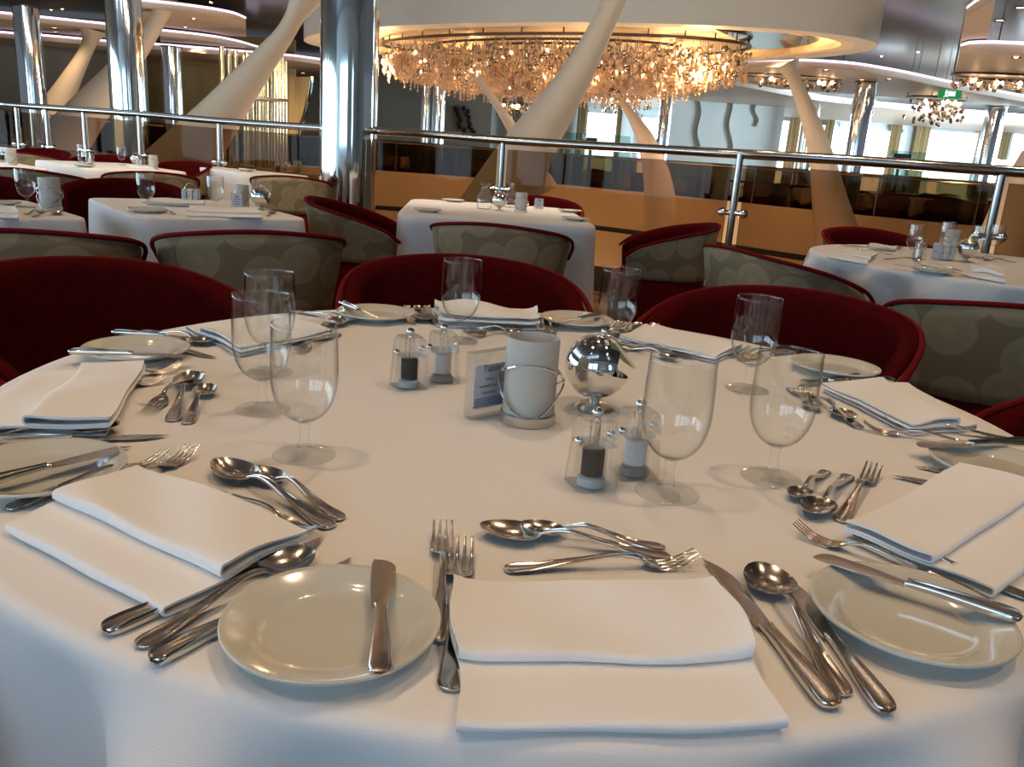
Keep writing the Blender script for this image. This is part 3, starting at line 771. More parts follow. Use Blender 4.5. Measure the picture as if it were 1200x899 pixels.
# setting 8 (near right)
lay(K_ts, (936, 578), (969, 551), 'teaspoon with handle up beside the right goblet foot', anchor='end')
lay(K_ds, (950, 603), (995, 556), 'large spoon with handle up between teaspoon and fork', anchor='end')
lay(K_fork, (1025, 542), (985, 611), 'fork with tines away from the camera, right of two spoons', tz=.016, anchor='end')
lay(K_fork2, (932, 611), (1130, 690), 'fork whose tines overlap the upper left of the lower right plate', anchor='tip', tz=.015)
lay(K_fork2, (994, 616), (1215, 703), 'fork beside the right edge napkin, behind the lower right plate', anchor='tip', tz=.015)
lay(K_kn, (1045, 556), (1230, 600), 'table knife left of the right edge napkin, the nearer of two tips', anchor='tip')
lay(K_kn, (1072, 545), (1250, 585), 'table knife left of the right edge napkin, tip by the far right plate', anchor='tip')
lay(K_bk, (953, 651), (1198, 727), 'butter knife lying across the top of the lower right plate', z=.0175)
# ------------------------------------------------------------------ chairs round this table
def round_chair(deg, lb, d=1.06): return chair(TX+d*cos(rad(deg)), TY+d*sin(rad(deg)), deg, lb)
round_chair(99, 'red velvet tub chair facing the camera in the middle, behind a goblet')
round_chair(148, 'largest red velvet tub chair, facing the camera at the left')
round_chair(54, 'red velvet tub chair facing the camera at the right, behind two goblets')
round_chair(5, 'dark red chair arm at the right picture edge beside the table', 1.12)
round_chair(222, 'dark red chair at the lower left corner below the cloth', 1.16)
# ================================================================== TABLES BEHIND
def rect_table(nl, nr, depth, cl, tl, seed, hang=.46, width=None):
    a = at(*nl); b = at(*nr)
    if width: b = a+(b-a).normalized()*width
    d = (b-a); W = d.length; rz = atan2(d.y, d.x); n = Vector((-sin(rz), cos(rz), 0)); c = (a+b)/2+n*depth/2
    table_under(c.x, c.y, W, depth, rz, False, tl)
    square_cloth(c.x, c.y, W, depth, rz, cl, hang, seed)
    return c, rz
rect_table((463, 251), (703, 266.5), 1.54, 'white cloth on the square table in the centre, behind three chairs', 'table under the white cloth in the centre middle distance', 3, .50)
def corner_table(L, N, R, cl, tl, seed, hang=.46):
    L, N, R = at(*L), at(*N), at(*R); c = (L+R)/2; d = R-N; rz = atan2(d.y, d.x); W, D = d.length, (L-N).length
    e = (L-N).normalized(); rz = (rz+atan2(e.y, e.x)-pi/2)/2
    table_under(c.x, c.y, W, D, rz, False, tl); square_cloth(c.x, c.y, W, D, rz, cl, hang, seed)
corner_table((97, 231), (158.5, 255), (365.5, 257), 'white cloth on the table left of centre, with card and steel ball', 'table under the white cloth left of the chrome column', 4, .5)
corner_table((-95, 233), (-30, 257), (108, 256.5), 'white cloth on the table cut by the left edge with a candle lamp', 'table under the white cloth at the left picture edge', 5, .5)
corner_table((55, 188), (94, 198.4), (205, 201), 'white cloth on the far left table with two mills at its left', 'table under cloth at the far left, middle row', 6)
corner_table((215, 192.2), (277, 203), (380, 206.5), 'white cloth on the far table just left of the chrome column', 'table under cloth just left of the chrome column', 7)
corner_table((-55, 186.5), (-20, 196), (50.5, 197.8), 'white cloth on the far table at the left edge, middle row', 'table under cloth at the left edge, middle row', 8)
corner_table((-22, 168.7), (10, 174.7), (74.5, 176.2), 'white cloth on the farthest table at the left by the railing', 'table under cloth at the far left railing', 9)
round_cloth(2.30, 4.10, .85, 'white cloth on the round table at the right edge', hang=.5, folds=12, seed=9, res=160, flare=.10)
table_under(2.30, 4.10, 1.70, 1.70, 0, True, 'round table under the cloth at the right edge')
def P(K, x, y, label, cat, rz=0, dz=.0006, group=None, s=1.): q = at(x, y); return K.put((q.x, q.y, TZ+dz), rz, label, cat, group, scale=s)
# centre table
P(K_ballc, 585, 247, 'round steel ball bowl on the centre table', 'sugar bowl'); P(K_carafe, 567, 245, 'glass water carafe left of the steel ball on the centre table', 'carafe')
P(K_carafe, 598, 243, 'glass water carafe right behind the steel ball on the centre table', 'carafe')
P(K_candle, 610, 249, 'frosted candle lamp on the centre table', 'candle lamp'); P(K_card, 631, 246, 'white table card right of the lamp on the centre table', 'table card', s=1.15)
for (x, y), lb in (((531, 236.5), 'rear left side plate on the centre table'), ((501, 248.5), 'front left side plate on the centre table'), ((668, 249), 'rear right side plate on the centre table'), ((674, 258.5), 'front right side plate on the centre table')):
    P(K_plate, x, y, lb, 'plate')
# table left of centre
P(K_gob, 172, 245, 'left water goblet on the table with the steel ball, left of centre', 'glass'); P(K_gob, 253, 246.5, 'water goblet right of the packet caddy, left of centre', 'glass')
P(K_caddy, 224, 238, 'wire caddy of sweetener packets between two goblets', 'packet caddy', .1, s=1.1); P(K_card, 278, 244, 'small white table card in front of a frosted lamp, left of centre', 'table card')
P(K_candle, 284, 242.5, 'frosted candle lamp behind the small card, left of centre', 'candle lamp', s=.9); P(K_ballc, 306, 246, 'round steel ball bowl at the right of the table left of centre', 'sugar bowl')
P(K_plate, 172, 249, 'side plate at the front of the table left of centre', 'plate')
P(K_fork, 205, 252, 'fork on the table left of centre', 'fork', rad(130)); P(K_ds, 314, 254, 'spoon in front of the steel ball left of centre', 'spoon', rad(100))
P(K_ds, 165, 238, 'spoon behind the left goblet, left of centre', 'spoon', rad(20))
npx([(218, 251), (308, 254), (300, 245), (222, 242)], 'white napkin in front of the caddy, left of centre', .3, 21)
npx([(240, 235.5), (176, 232), (172, 238), (238, 241.5)], 'white napkin behind the caddy, left of centre', .3, 22)
# left edge table
P(K_gob, 32, 243, 'water goblet on the table at the left edge', 'glass'); P(K_candle, 60, 247, 'frosted candle lamp with wire on the table at the left edge', 'candle lamp', s=1.1)
P(K_ds, 36, 255, 'spoon in front of the goblet at the left edge', 'spoon', rad(85)); P(K_ts, 30, 252, 'teaspoon beside the spoon at the left edge', 'spoon', rad(95))
npx([(-70, 250), (22, 254), (18, 243), (-55, 239)], 'white napkin on the table at the left edge', .3, 23)
P(K_plate, 0, 241, 'side plate behind the goblet on the left edge table', 'plate')
# far left middle row
P(K_pep, 97, 191, 'pepper mill on the far left middle table', 'pepper mill', s=1.2); P(K_salt, 106, 193, 'salt mill on the far left middle table', 'salt mill', s=1.2)
P(K_gob, 97, 190, 'goblet behind the mills on the far left middle table', 'glass'); P(K_gob, 143, 193.5, 'goblet at the middle of the far left middle table', 'glass')
P(K_card, 163, 196.5, 'table card on the far left middle table', 'table card'); P(K_ballc, 160, 194.8, 'steel ball bowl on the far left middle table', 'sugar bowl'); P(K_candle, 180, 198.5, 'frosted candle lamp on the far left middle table', 'candle lamp')
npx([(150, 199), (182, 201), (178, 195), (148, 193)], 'white napkin on the far left middle table', .3, 24)
P(K_plate, 100, 196, 'side plate on the far left middle table', 'plate')
# table left of column
P(K_gob, 268, 196, 'left goblet on the far table by the column', 'glass'); P(K_gob, 303, 198.5, 'right goblet on the far table by the column', 'glass')
P(K_card, 326, 201.5, 'white card on the far table by the column', 'table card'); P(K_ballc, 335, 200, 'steel ball bowl on the far table by the column', 'sugar bowl'); P(K_candle, 349, 202.5, 'frosted candle lamp on the far table by the column', 'candle lamp')
P(K_plate, 288, 201, 'side plate on the far table by the column', 'plate')
npx([(280, 197), (300, 199), (298, 194), (278, 192)], 'white napkin on the far table by the column', .3, 25)
# left edge middle and rear tables
P(K_pep, 3, 190, 'pepper mill on the left edge middle table', 'pepper mill', s=1.2); P(K_candle, 14, 193.5, 'frosted candle lamp on the left edge middle table', 'candle lamp')
P(K_gob, 2, 171, 'left goblet on the farthest left table', 'glass'); P(K_gob, 12, 172, 'right goblet on the farthest left table', 'glass')
P(K_salt, 32, 173, 'salt mill on the farthest left table', 'salt mill'); P(K_ballc, 49, 173, 'steel ball bowl on the farthest left table', 'sugar bowl')
# right round table
for (x, y), lb in (((1068, 303), 'leftmost goblet on the right round table'), ((1105, 296), 'goblet behind the packet caddy on the right round table'), ((1143, 302), 'third goblet from the left on the right round table'), ((1163, 298), 'rightmost goblet on the right round table')):
    P(K_gob, x, y, lb, 'glass', s=1.02)
P(K_caddy, 1104, 305, 'wire caddy of packets on the right round table', 'packet caddy', .1, s=1.25)
P(K_salt, 1076, 304, 'salt mill left of the caddy on the right round table', 'salt mill'); P(K_ball, 1131, 307, 'steel ball bowl on the right round table', 'sugar bowl', .6)
P(K_plate, 1093, 321, 'side plate on the right round table', 'plate'); P(K_candle, 1112, 296, 'frosted candle lamp on the right round table', 'candle lamp')
P(K_fork, 1128, 318, 'upper fork right of the plate on the right table', 'fork', rad(135)); P(K_fork, 1142, 326, 'lower fork right of the plate on the right table', 'fork', rad(140))
P(K_bk, 1100, 322, 'butter knife on the plate of the right round table', 'knife', rad(150), .017)
P(K_ds, 1046, 299, 'spoon pile end at the left of the right round table', 'spoon', rad(170)); P(K_fork, 1035, 304, 'fork at the left of the right round table', 'fork', rad(5))
P(K_kn, 985, 288, 'knife at the far left rim of the right round table', 'knife', rad(-8)); P(K_ds, 1015, 289, 'spoon behind the left napkin of the right round table', 'spoon', rad(-8))
P(K_fork, 1175, 304, 'fork at the right part of the right round table', 'fork', rad(200)); P(K_ds, 1190, 308, 'spoon at the right part of the right round table', 'spoon', rad(190))
npx([(970, 300), (1016, 308), (1030, 298), (985, 291)], 'left white napkin on the right round table', .3, 31)
npx([(1135, 322), (1178, 330), (1172, 318), (1140, 314)], 'front white napkin on the right round table', .3, 32, hgt=1.5)
npx([(1018, 286), (1052, 288), (1050, 293), (1020, 291)], 'rear white napkin on the right round table', .3, 33)
# chairs behind
def cpx(x, y, deg, lb, z=.80, off=.335):
    q = at(x, y, z); chair(q.x-cos(rad(deg))*off, q.y-sin(rad(deg))*off, deg, lb)
cpx(14, 268, -68, 'patterned chair back at the left edge, behind the largest red chair')
cpx(305, 270, -66, 'patterned chair back left of the chrome column, red piping on top')
cpx(577, 262, -98, 'patterned chair back in the centre, in front of the centre table')
chair(1.20, 3.72, 205, 'patterned chair turned sideways left of the right round table')
chair(1.60, 2.74, 255, 'patterned chair back at the right edge with red seat below')
chair(.80, 5.02, -4, 'sideways chair at the right end of the centre table')
chair(-.90, 4.88, 186, 'sideways chair at the left end of the centre table by the column')
chair(.10, 6.50, 90, 'red chair at the far side of the centre table')
chair(2.28, 5.30, 97, 'red chair at the far side of the right round table')
chair(-2.38, 4.98, 112, 'red chair behind the table left of centre')
cpx(338, 206, -80, 'patterned chair back at the far table by the column')
cpx(178, 201, -65, 'patterned chair back in front of the far left middle table')
chair(-3.62, 8.66, 75, 'red chair left of the far table by the column')
chair(-2.95, 4.40, 110, 'red chair behind the left edge table')
chair(-4.45, 8.80, 92, 'red chair behind the far left middle table')
chair(-5.45, 9.35, 92, 'red chair at the railing on the far left')
cpx(22, 197, -90, 'patterned chair back in front of the left edge middle table')
cpx(20, 178, -90, 'patterned chair back in front of the farthest left table')
# ================================================================== COLUMNS
def column(x, D, dia, top, bot, label, group=None, yy=150):
    p = atY(x, yy, D); c = empty('chrome_column', (p.x, D, bot)); h = top-bot; r = dia/2
    mb = MB(); mb.lathe([(r,.0),(r,h)], 56); mb.build('shaft', 'column', c)
    mb = MB(); mb.lathe([(r+.002,h-.03),(r+.02,h-.03),(r+.02,h),(r+.002,h)], 56); mb.build('top_collar', 'bronzeframe', c)
    mb = MB(); mb.lathe([(r+.002,.0),(r+.02,.0),(r+.02,.06),(r+.002,.06)], 56); mb.build('base_ring', 'bronzeframe', c)
    return tag(c, label, 'column', group)
CZ = CAMZ+2.6
column(408.5, 7.8, .51, CZ, 0, 'thick chrome column in front of the railing, left of the centre table')
column(152, 12.6, .49, CZ, -4.4, 'chrome column second from the left, behind the railing')
column(42, 17.5, .49, CAMZ+2.1, -4.4, 'leftmost chrome column')
column(204.5, 21.5, .48, CAMZ+1.9, -4.4, 'slim chrome column right of the second one')
column(1007, 19.0, .46, CAMZ+1.96, 0, 'right-hand chrome column in front of the windows')
column(1163, 22.6, .48, CAMZ+1.96, 0, 'chrome column nearest the right picture edge')
column(951, 26, .42, CAMZ+1.9, 0, 'chrome column behind the small leaning pillar at the right')
column(778, 25, .40, CAMZ+2.3, 0, 'chrome column below the right end of the chandelier')
column(497.5, 25.5, .26, CZ, 0, 'left one of the two thin columns below the chandelier')
column(513, 25.5, .38, CZ, 0, 'right one of the two thin columns below the chandelier')
# leaning pillars
def pillar(pts, D, label, flat=1.):
    """pts: (x, y, width in px) along its length at distance D"""
    P_ = [(atY(x, y, D), w*D/FPX/2) for x, y, w in pts]
    Q = []; R_ = []
    n = len(P_)
    for i in range(n-1):
        for k in range(6):
            t = k/6; Q.append(P_[i][0].lerp(P_[i+1][0], t)); R_.append(P_[i][1]*(1-t)+P_[i+1][1]*t)
    Q.append(P_[-1][0]); R_.append(P_[-1][1])
    for _ in range(5):
        Q = [Q[0]]+[(Q[i-1]+Q[i]*2+Q[i+1])/4 for i in range(1, len(Q)-1)]+[Q[-1]]
        R_ = [R_[0]]+[(R_[i-1]+R_[i]*2+R_[i+1])/4 for i in range(1, len(R_)-1)]+[R_[-1]]
    base = Q[0].copy(); mb = MB(); mb.tube([q-base for q in Q], R_, 32); o = mb.build('leaning_pillar', 'plaster', loc=base)
    return tag(o, label, 'pillar')
pillar([(530, 400, 150), (560, 300, 112), (600, 210, 72), (628, 160, 54), (657, 118, 42), (686, 70, 31), (715, 12, 24), (745, -60, 22)], 9.6, 'big leaning cream pillar crossing the chandelier')
pillar([(120, 300, 105), (170, 240, 84), (227, 174, 62), (259, 134, 46), (308, 72, 28), (333, 42, 20), (345, 20, 19), (356, 0, 30), (368, -30, 52)], 12.4, 'leaning cream pillar with flared top left of the thick column')
pillar([(10, 250, 60), (45, 165, 44), (75, 108, 24), (100, 62, 13), (106, 46, 15), (108, 34, 30)], 20.5, 'small leaning pillar between the two left chrome columns')
pillar([(40, 210, 70), (88, 150, 46), (124, 105, 34), (165, 55, 20), (190, 15, 16), (205, -25, 26)], 18, 'leaning pillar half hidden by the second chrome column')
pillar([(985, 300, 58), (975, 250, 42), (966, 200, 30), (956, 160, 22), (944, 125, 17), (930, 92, 13), (926, 82, 18), (923, 74, 26)], 15.5, 'small leaning pillar right of centre, reaching the violet lit ceiling')
pillar([(776, 300, 44), (774, 240, 37), (770, 205, 30), (758, 165, 20), (742, 138, 11), (726, 114, 6), (716, 90, 8)], 18, 'thin leaning pillar below the chandelier, right of the big one')
pillar([(640, 225, 30), (612, 170, 17), (594, 140, 11), (575, 112, 7), (560, 90, 10)], 15, 'thin leaning pillar leaning left beside the big one')
pillar([(1170, 320, 70), (1192, 240, 52), (1215, 180, 30)], 15, 'pillar foot behind the railing at the right edge')
# ================================================================== RAILING
rp = [(-160, 12.3, 99), (0, 10.6, 122), (19, 10.5, 123.5), (54, 10.3, 126), (98, 10.05, 129), (163, 9.7, 133.5), (257, 9.25, 142), (330, 8.85, 147), (388, 8.5, 150.5)]
rp2 = [(428, 8.3, 152.5), (500, 8.0, 157), (590, 7.6, 164.5), (700, 7.15, 171), (780, 6.75, 175.5), (868, 6.3, 180.5), (1000, 5.95, 188), (1100, 5.75, 195), (1200, 5.6, 202), (1420, 5.4, 218)]
def railing(rp, posts, label, clamps=True):
    pts = [atY(x, y, D) for x, D, y in rp]; c = empty('glass_railing', (pts[0].x, pts[0].y, 0)); o0 = c.location.copy()
    def S_(mb):
        mb.v = [(v[0]-o0.x, v[1]-o0.y, v[2]) for v in mb.v]; return mb
    fine = []
    for i in range(len(pts)-1):
        for k in range(6): fine.append(pts[i].lerp(pts[i+1], k/6))
    fine.append(pts[-1])
    for _ in range(4): fine = [fine[0]]+[(fine[i-1]+fine[i]*2+fine[i+1])/4 for i in range(1, len(fine)-1)]+[fine[-1]]
    mb = MB(); mb.tube(fine, .036, 20); S_(mb).build('handrail', 'rail', c)
    def on(x):
        for (a, b) in zip(rp, rp[1:]):
            if a[0] <= x <= b[0]:
                t = (x-a[0])/(b[0]-a[0]); return atY(x, a[2]+(b[2]-a[2])*t, a[1]+(b[1]-a[1])*t)
    stops = [pts[0]]
    for x in posts:
        p = on(x); mb = MB(); mb.tube([(p.x, p.y, 0.01), (p.x, p.y, p.z)], .027, 16); po = S_(mb).build('post', 'rail', c); stops.append(p)
        d = (on(x+8)-p); d.z = 0; d.normalize()
        for s in (-1, 1):
            mb = MB(); q = Vector((p.x, p.y, .80))+d*s*.075
            mb.sphere(q, .040, 16, 10, .85); mb.tube([Vector((p.x, p.y, .80)), q], .022, 10); S_(mb).build('glass_clamp', 'chrome', po)
    stops.append(pts[-1])
    for a, b in zip(stops, stops[1:]):
        if (b-a).length < .3: continue
        mid = [f for f in fine if min(a.x, b.x)+.1 < f.x < max(a.x, b.x)-.1]
        d = (b-a).normalized()*.055
        path = [a+d]+mid+[b-d]; mb = MB(); secs = []
        for i, p in enumerate(path):
            t = (path[min(i+1, len(path)-1)]-path[max(i-1, 0)]); t.z = 0; t.normalize(); n = Vector((-t.y, t.x, 0))*.005
            secs.append([(p+n)[:2]+(p.z-.075,), (p-n)[:2]+(p.z-.075,), (p-n)[:2]+(.03,), (p+n)[:2]+(.03,)])
        mb.loft(secs); S_(mb).build('glass_panel', 'bronze', c, smooth=False)
    return tag(c, label, 'railing')
railing(rp, (19, 54, 98, 163, 257), 'glass railing left of the thick chrome column')
railing(rp2, (590, 868, 1175), 'glass railing with chrome handrail right of the thick column')
# ================================================================== ATRIUM AND FAR SIDE
# our deck
edge = [atY(x, y, D+.25) for x, D, y in rp+rp2]
poly = [(-11, -3.6), (9, -3.6)]+[(9, 5.4)]+[(p.x, p.y) for p in edge[::-1]]+[(-11, 12.6)]
mb = MB(); mb.prism(poly, -.25, 0); struct(mb.build('floor', 'carpet', smooth=False))
mb = MB(); mb.box((0, 20, -4.6), (70, 60, .2)); struct(mb.build('floor_atrium', 'lowfloor', smooth=False))
# opposite balcony: curved fascia
fp = [(-420, 20), (-200, 20.5), (0, 21), (150, 21.5), (300, 22), (440, 22.7), (560, 22.5), (650, 21.8), (750, 20.5), (850, 18.8), (950, 17.2), (1100, 15.6), (1250, 14.8), (1500, 14.2)]
fpts = [atY(x, 200, D) for x, D in fp]
def wall_strip(pts, z0, z1, th, name, mt, parent=None):
    mb = MB(); secs = []
    for i, p in enumerate(pts):
        t = pts[min(i+1, len(pts)-1)]-pts[max(i-1, 0)]; t.z = 0; t.normalize(); n = Vector((-t.y, t.x, 0))
        a = p; b = p+n*th
        secs.append([(a.x, a.y, z0), (a.x, a.y, z1), (b.x, b.y, z1), (b.x, b.y, z0)])
    mb.loft(secs); return mb.build(name, mt, parent, smooth=False)
def fine_(pts, n=5, it=6):
    Q = []
    for a, b in zip(pts, pts[1:]):
        for k in range(n): Q.append(a.lerp(b, k/n))
    Q.append(pts[-1])
    for _ in range(it): Q = [Q[0]]+[(Q[i-1]+Q[i]*2+Q[i+1])/4 for i in range(1, len(Q)-1)]+[Q[-1]]
    return Q
ff = fine_(fpts)
struct(wall_strip(ff, -.50, .40, .25, 'wall_far_balcony', 'tanwall'))
struct(wall_strip([Vector((p.x, p.y+.05, 0)) for p in ff], -.62, -.50, .20, 'trim_1', 'black'))
struct(wall_strip([Vector((p.x, p.y-.02, 0)) for p in ff], -1.5, -.62, .25, 'wall_far_balcony_lower', 'tanwall'))
mb = MB(); mb.prism([(p.x, p.y+.2) for p in ff]+[(26, 34.5), (-24, 34.5)], -.3, -.001); struct(mb.build('floor_far', 'carpet', smooth=False))
# far balustrade
fb = empty('far_glass_balustrade', (0, 0, 0))
gp = [Vector((p.x, p.y+.12, p.z)) for p in ff]
wall_strip(gp[::3], .41, 1.12, .012, 'glass_panel', 'bronze', fb)
mb = MB(); mb.tube([(p.x, p.y, 1.15) for p in gp], .03, 8); mb.build('handrail', 'rail', fb)
for x in (445, 470, 535, 660, 718, 829, 872, 893, 1047, 1139):
    best = min(gp, key=lambda p: abs((Vector((p.x, p.y, 1.)).x/p.y)-(atY(x, 200, 10).x/10)))
    mb = MB(); mb.tube([(best.x, best.y-.02, .40), (best.x, best.y-.02, 1.14)], .022, 8); mb.build('post', 'rail', fb)
tag(fb, 'glass balustrade on the balcony across the atrium', 'railing')
# far walls
def far_panel(x0, x1, D, ztop, name, mt, zb=0., D1=None, th=.2):
    a = atY(x0, 150, D); b = atY(x1, 150, D1 or D)
    return struct(wall_strip([Vector((a.x, a.y, 0)), Vector((b.x, b.y, 0))], zb, ztop, th, name, mt))
CZ2 = CAMZ+2.62
WY = 34.
far_panel(-700, 172, 23.5, CZ2, 'wall_left_far', 'greywall', -4.4)
far_panel(165, 345, 25, CZ2, 'wall_gold', 'golden', -4.4)
far_panel(330, 575, 30, CZ2, 'wall_grey_centre', 'greywall', -4.4)
far_panel(565, 1500, WY, CZ2, 'wall_far', 'white_wall', -.3)
# white glossy wall with wave lines
wa = atY(782, 150, 26.5); wb = atY(916, 150, 26.5)
struct(wall_strip([wa*1, wb*1], 0, CAMZ+2.05, .15, 'wall_white_panel', 'white_wall'))
for i, x in enumerate((819, 856, 886)):
    pts = [atY(x+2.2*sin(k*.55+i), 118+k*(60 if i < 2 else 30)/14, 26.465) for k in range(15)]
    mb = MB(); mb.tube(pts, .035, 6); tag(mb.build('wave_strip', 'greywall'), 'wavy grey line on the white far wall', 'wall ornament', 'wavy lines on the white far wall')
# black leaf ornament on grey wall
lf = empty('leaf_ornament', atY(550, 140, 29.94))
o0 = lf.location.copy(); rnd = random.Random(3)
for base, sg in ((535, 1), (545, 1)):
    for k in range(9):
        x = base+sg*(k*.9)*1.2+rnd.uniform(-2.5, 2.5); y = 127+k*3.6; p = atY(x, y, 29.94)-o0
        mb = MB(); mb.sphere(p, .07, 8, 6, 1.3); mb.build('leaf', 'black', lf)
tag(lf, 'dark leaf ornament on the grey wall under the chandelier', 'wall ornament')
# windows in far wall
wins = [(688, 722, 130, 200), (751, 776, 136, 200), (916, 930, 140, 210), (962, 973, 145, 210), (1006, 1046, 150, 215), (1088, 1150, 151, 222), (1186, 1240, 155, 225)]
for i, (x0, x1, y0, y1) in enumerate(wins):
    a = atY(x0, y0, WY-.06); b = atY(x1, y1, WY-.06); w_ = b.x-a.x; z1 = a.z; z0 = .55
    c = empty('window_%d' % (i+2), ((a.x+b.x)/2, WY-.05, z0)); h = z1-z0
    mb = MB(); mb.box((0, 0, h/2), (w_, .02, h)); mb.build('pane', 'winglow', c, smooth=False)
    mb = MB()
    for s in (-1, 1): mb.box((s*w_/2, -.03, h/2), (.10, .10, h+.2))
    mb.box((0, -.03, 0), (w_, .1, .1)); mb.box((0, -.03, h), (w_, .1, .1)); mb.build('window_frame', 'frame', c, smooth=False)
    struct(c)
curt = [(676, 687), (722, 728), (925, 938), (943, 950), (968, 978), (1046, 1058), (1076, 1092), (1150, 1158), (1176, 1188), (790, 793), (600, 612), (652, 664)]
for i, (x0, x1) in enumerate(curt):
    a = atY(x0, 150, WY-.5); b = atY(x1, 150, WY-.5); mb = MB(); secs = []
    n = 24; top = CAMZ+2.05
    front = [(a.x+(b.x-a.x)*k/n, WY-.45+.05*sin(k*1.7)) for k in range(n+1)]
    back = [(x, y+.05) for x, y in front[::-1]]
    mb.loft([[(x, y, z) for x, y in front+back] for z in (.1, 1.2, top)])
    tag(mb.build('curtain', 'curtain', sharp=80), 'gold striped curtain hanging beside a far window', 'curtain', 'gold curtains at the far windows')
# pale glass screens and monitor across the atrium
for (x0, x1, y0, y1, D), lb in (((655, 745, 154, 182, 25), 'pale glass screen below the chandelier across the atrium'), ((1044, 1096, 176, 200, 23), 'pale glass screen right of the right column'), ((1104, 1188, 182, 212, 23), 'pale glass screen before the large right window')):
    a = atY(x0, y0, D); b = atY(x1, y0+(x1-x0)*.07, D); z1 = a.z; mb = MB()
    w_ = b.x-a.x; mb.loft([[(0, 0, .0), (w_, 0, .0), (w_, .03, .0), (0, .03, .0)], [(w_*.04, 0, z1), (w_*.93, 0, z1), (w_*.93, .03, z1), (w_*.04, .03, z1)]])
    tag(mb.build('glass_screen', 'frostscreen', smooth=False, loc=(a.x, D, 0)), lb, 'screen')
for (x, y, s_), lb in (((1055, 186, 1), 'black monitor box beside the right column across the atrium'), ((693, 165, .6), 'small black box on the pale screen below the chandelier'), ((1190, 201, .9), 'black box near the right picture edge across the atrium')):
    p = atY(x, y, 23.6); c = empty('monitor', (p.x, p.y, 0)); mb = MB(); mb.box((0, 0, p.z), (.50*s_, .3, .26*s_)); mb.build('housing', 'screen', c, smooth=False, bevel=.02)
    mb = MB(); mb.tube([(0, 0, 0.0), (0, 0, p.z-.12*s_)], .05, 12); mb.lathe([(.0005,0),(.22,0),(.22,.03),(.05,.06)], 20); mb.build('stand', 'bronzeframe', c); tag(c, lb, 'monitor')
# gold tube screen
gt = empty('gold_tube_screen', atY(305, 150, 20)); gt.location.z = -4.4; o0 = gt.location.copy(); rnd = random.Random(4)
tx = [(262, 8), (270, 9), (278, 8)]+[(288+3.5*k, 6) for k in range(14)]
for i, (x, w_) in enumerate(tx):
    p = atY(x, 150, 20+.5*sin(i*1.3)); mb = MB(); r = .055+.02*rnd.random()
    ztop = CAMZ+(1.75 if i > 2 else 1.85)-.1*rnd.random(); mb.tube([(p.x-o0.x, p.y-o0.y, 0), (p.x-o0.x, p.y-o0.y, ztop-o0.z)], r, 12); mb.build('gold_tube', 'gold', gt)
a = atY(288, 115, 19.4); b = atY(336, 118, 19.4); mb = MB(); mb.tube([a-o0, b-o0], .04, 8); mb.build('cross_bar', 'chrome', gt)
tag(gt, 'cluster of vertical gold tubes behind the flared leaning pillar', 'screen')
# arched mirror edge by the column
mb = MB(); pts = [atY(365-.0022*(y-92)**2-(.10*(y-92)), y, 21) for y in range(90, 160, 4)]
ctr = [atY(336, y, 21) for y in range(90, 160, 4)]
mb.loft([[p, q, q+Vector((0,.05,0)), p+Vector((0,.05,0))] for p, q in zip(pts, ctr)]); o = mb.build('arched_panel', 'golden', smooth=False)
tag(o, 'curved gold panel left of the thick chrome column', 'panel')
mb = MB(); mb.tube(pts, .05, 8); tag(mb.build('arch_trim', 'chrome'), 'curved chrome edge strip of the gold panel', 'trim')
# distant furniture across the atrium
rnd = random.Random(12); D_ = {}
for k, (x, D) in enumerate(((460, 26.5), (560, 26.3), (640, 26), (700, 24.4), (750, 23.2), (815, 22.9), (880, 22.0), (905, 24.2), (960, 21.0), (1030, 19.6), (1090, 18.9), (1150, 18.6), (1215, 18.2), (1075, 24.2), (1140, 24.5))):
    p = atY(x, 200, D)
    lb = 'white covered table on the balcony across the atrium'
    table_under(p.x, D, .9, .9, 0, False, 'table under cloth across the atrium', 'far tables across the atrium')
    if 'c' not in D_: D_['c'] = square_cloth(p.x, D, .9, .9, 0, lb, .3, 40, 'far white tablecloths')
    else:
        o = D_['c'].copy(); COL.objects.link(o); o.location = (p.x, D, TZ)
    for dx, dy, deg in ((0, -.85, -90), (0, .85, 90), (-.85, 0, 180)):
        if deg == 180 and k % 2: continue
        if any((p.x+dx-a)**2+(D+dy-b)**2 < .5 for a, b in D_.setdefault('s', [])): continue
        D_['s'].append((p.x+dx, D+dy))
        chair(p.x+dx, D+dy, deg, 'small red chair on the balcony across the atrium', 'far chairs across the atrium')
# ================================================================== CEILING
mb = MB(); mb.box((2, 14, CZ2+.16), (52, 46, .1)); struct(mb.build('ceiling', 'ceil', smooth=False))
DX, DY, DRZ = .2, 16.0, rad(-32)
def wl(u, v): return (DX+u*cos(DRZ)-v*sin(DRZ), DY+u*sin(DRZ)+v*cos(DRZ))
def well(a, b, n=96, e=2.0): return [wl(*p) for p in ell(0, 0, a, b, n, e)]
def ring(outer, inner, z0, z1, name, mt, parent=None):
    n = len(outer); rows = [[(x, y, z1) for x, y in outer], [(x, y, z0) for x, y in outer], [(x, y, z0) for x, y in inner], [(x, y, z1) for x, y in inner]]
    mb = MB(); mb.grid(rows, closeu=True, closev=True); return mb.build(name, mt, parent, sharp=35)
zb = CAMZ+1.87
dr = struct(ring(well(5.6, 2.5), well(5.28, 2.2), zb, zb+.62, 'ceiling_drum', 'fascia'))
lip = struct(ring(well(5.28, 2.2), well(5.08, 2.02), zb+.02, zb+.10, 'trim_2', 'cove'))
mb = MB(); mb.prism(well(5.55, 2.45), zb+.60, zb+.64); struct(mb.build('ceiling_recess', 'cove', smooth=False))
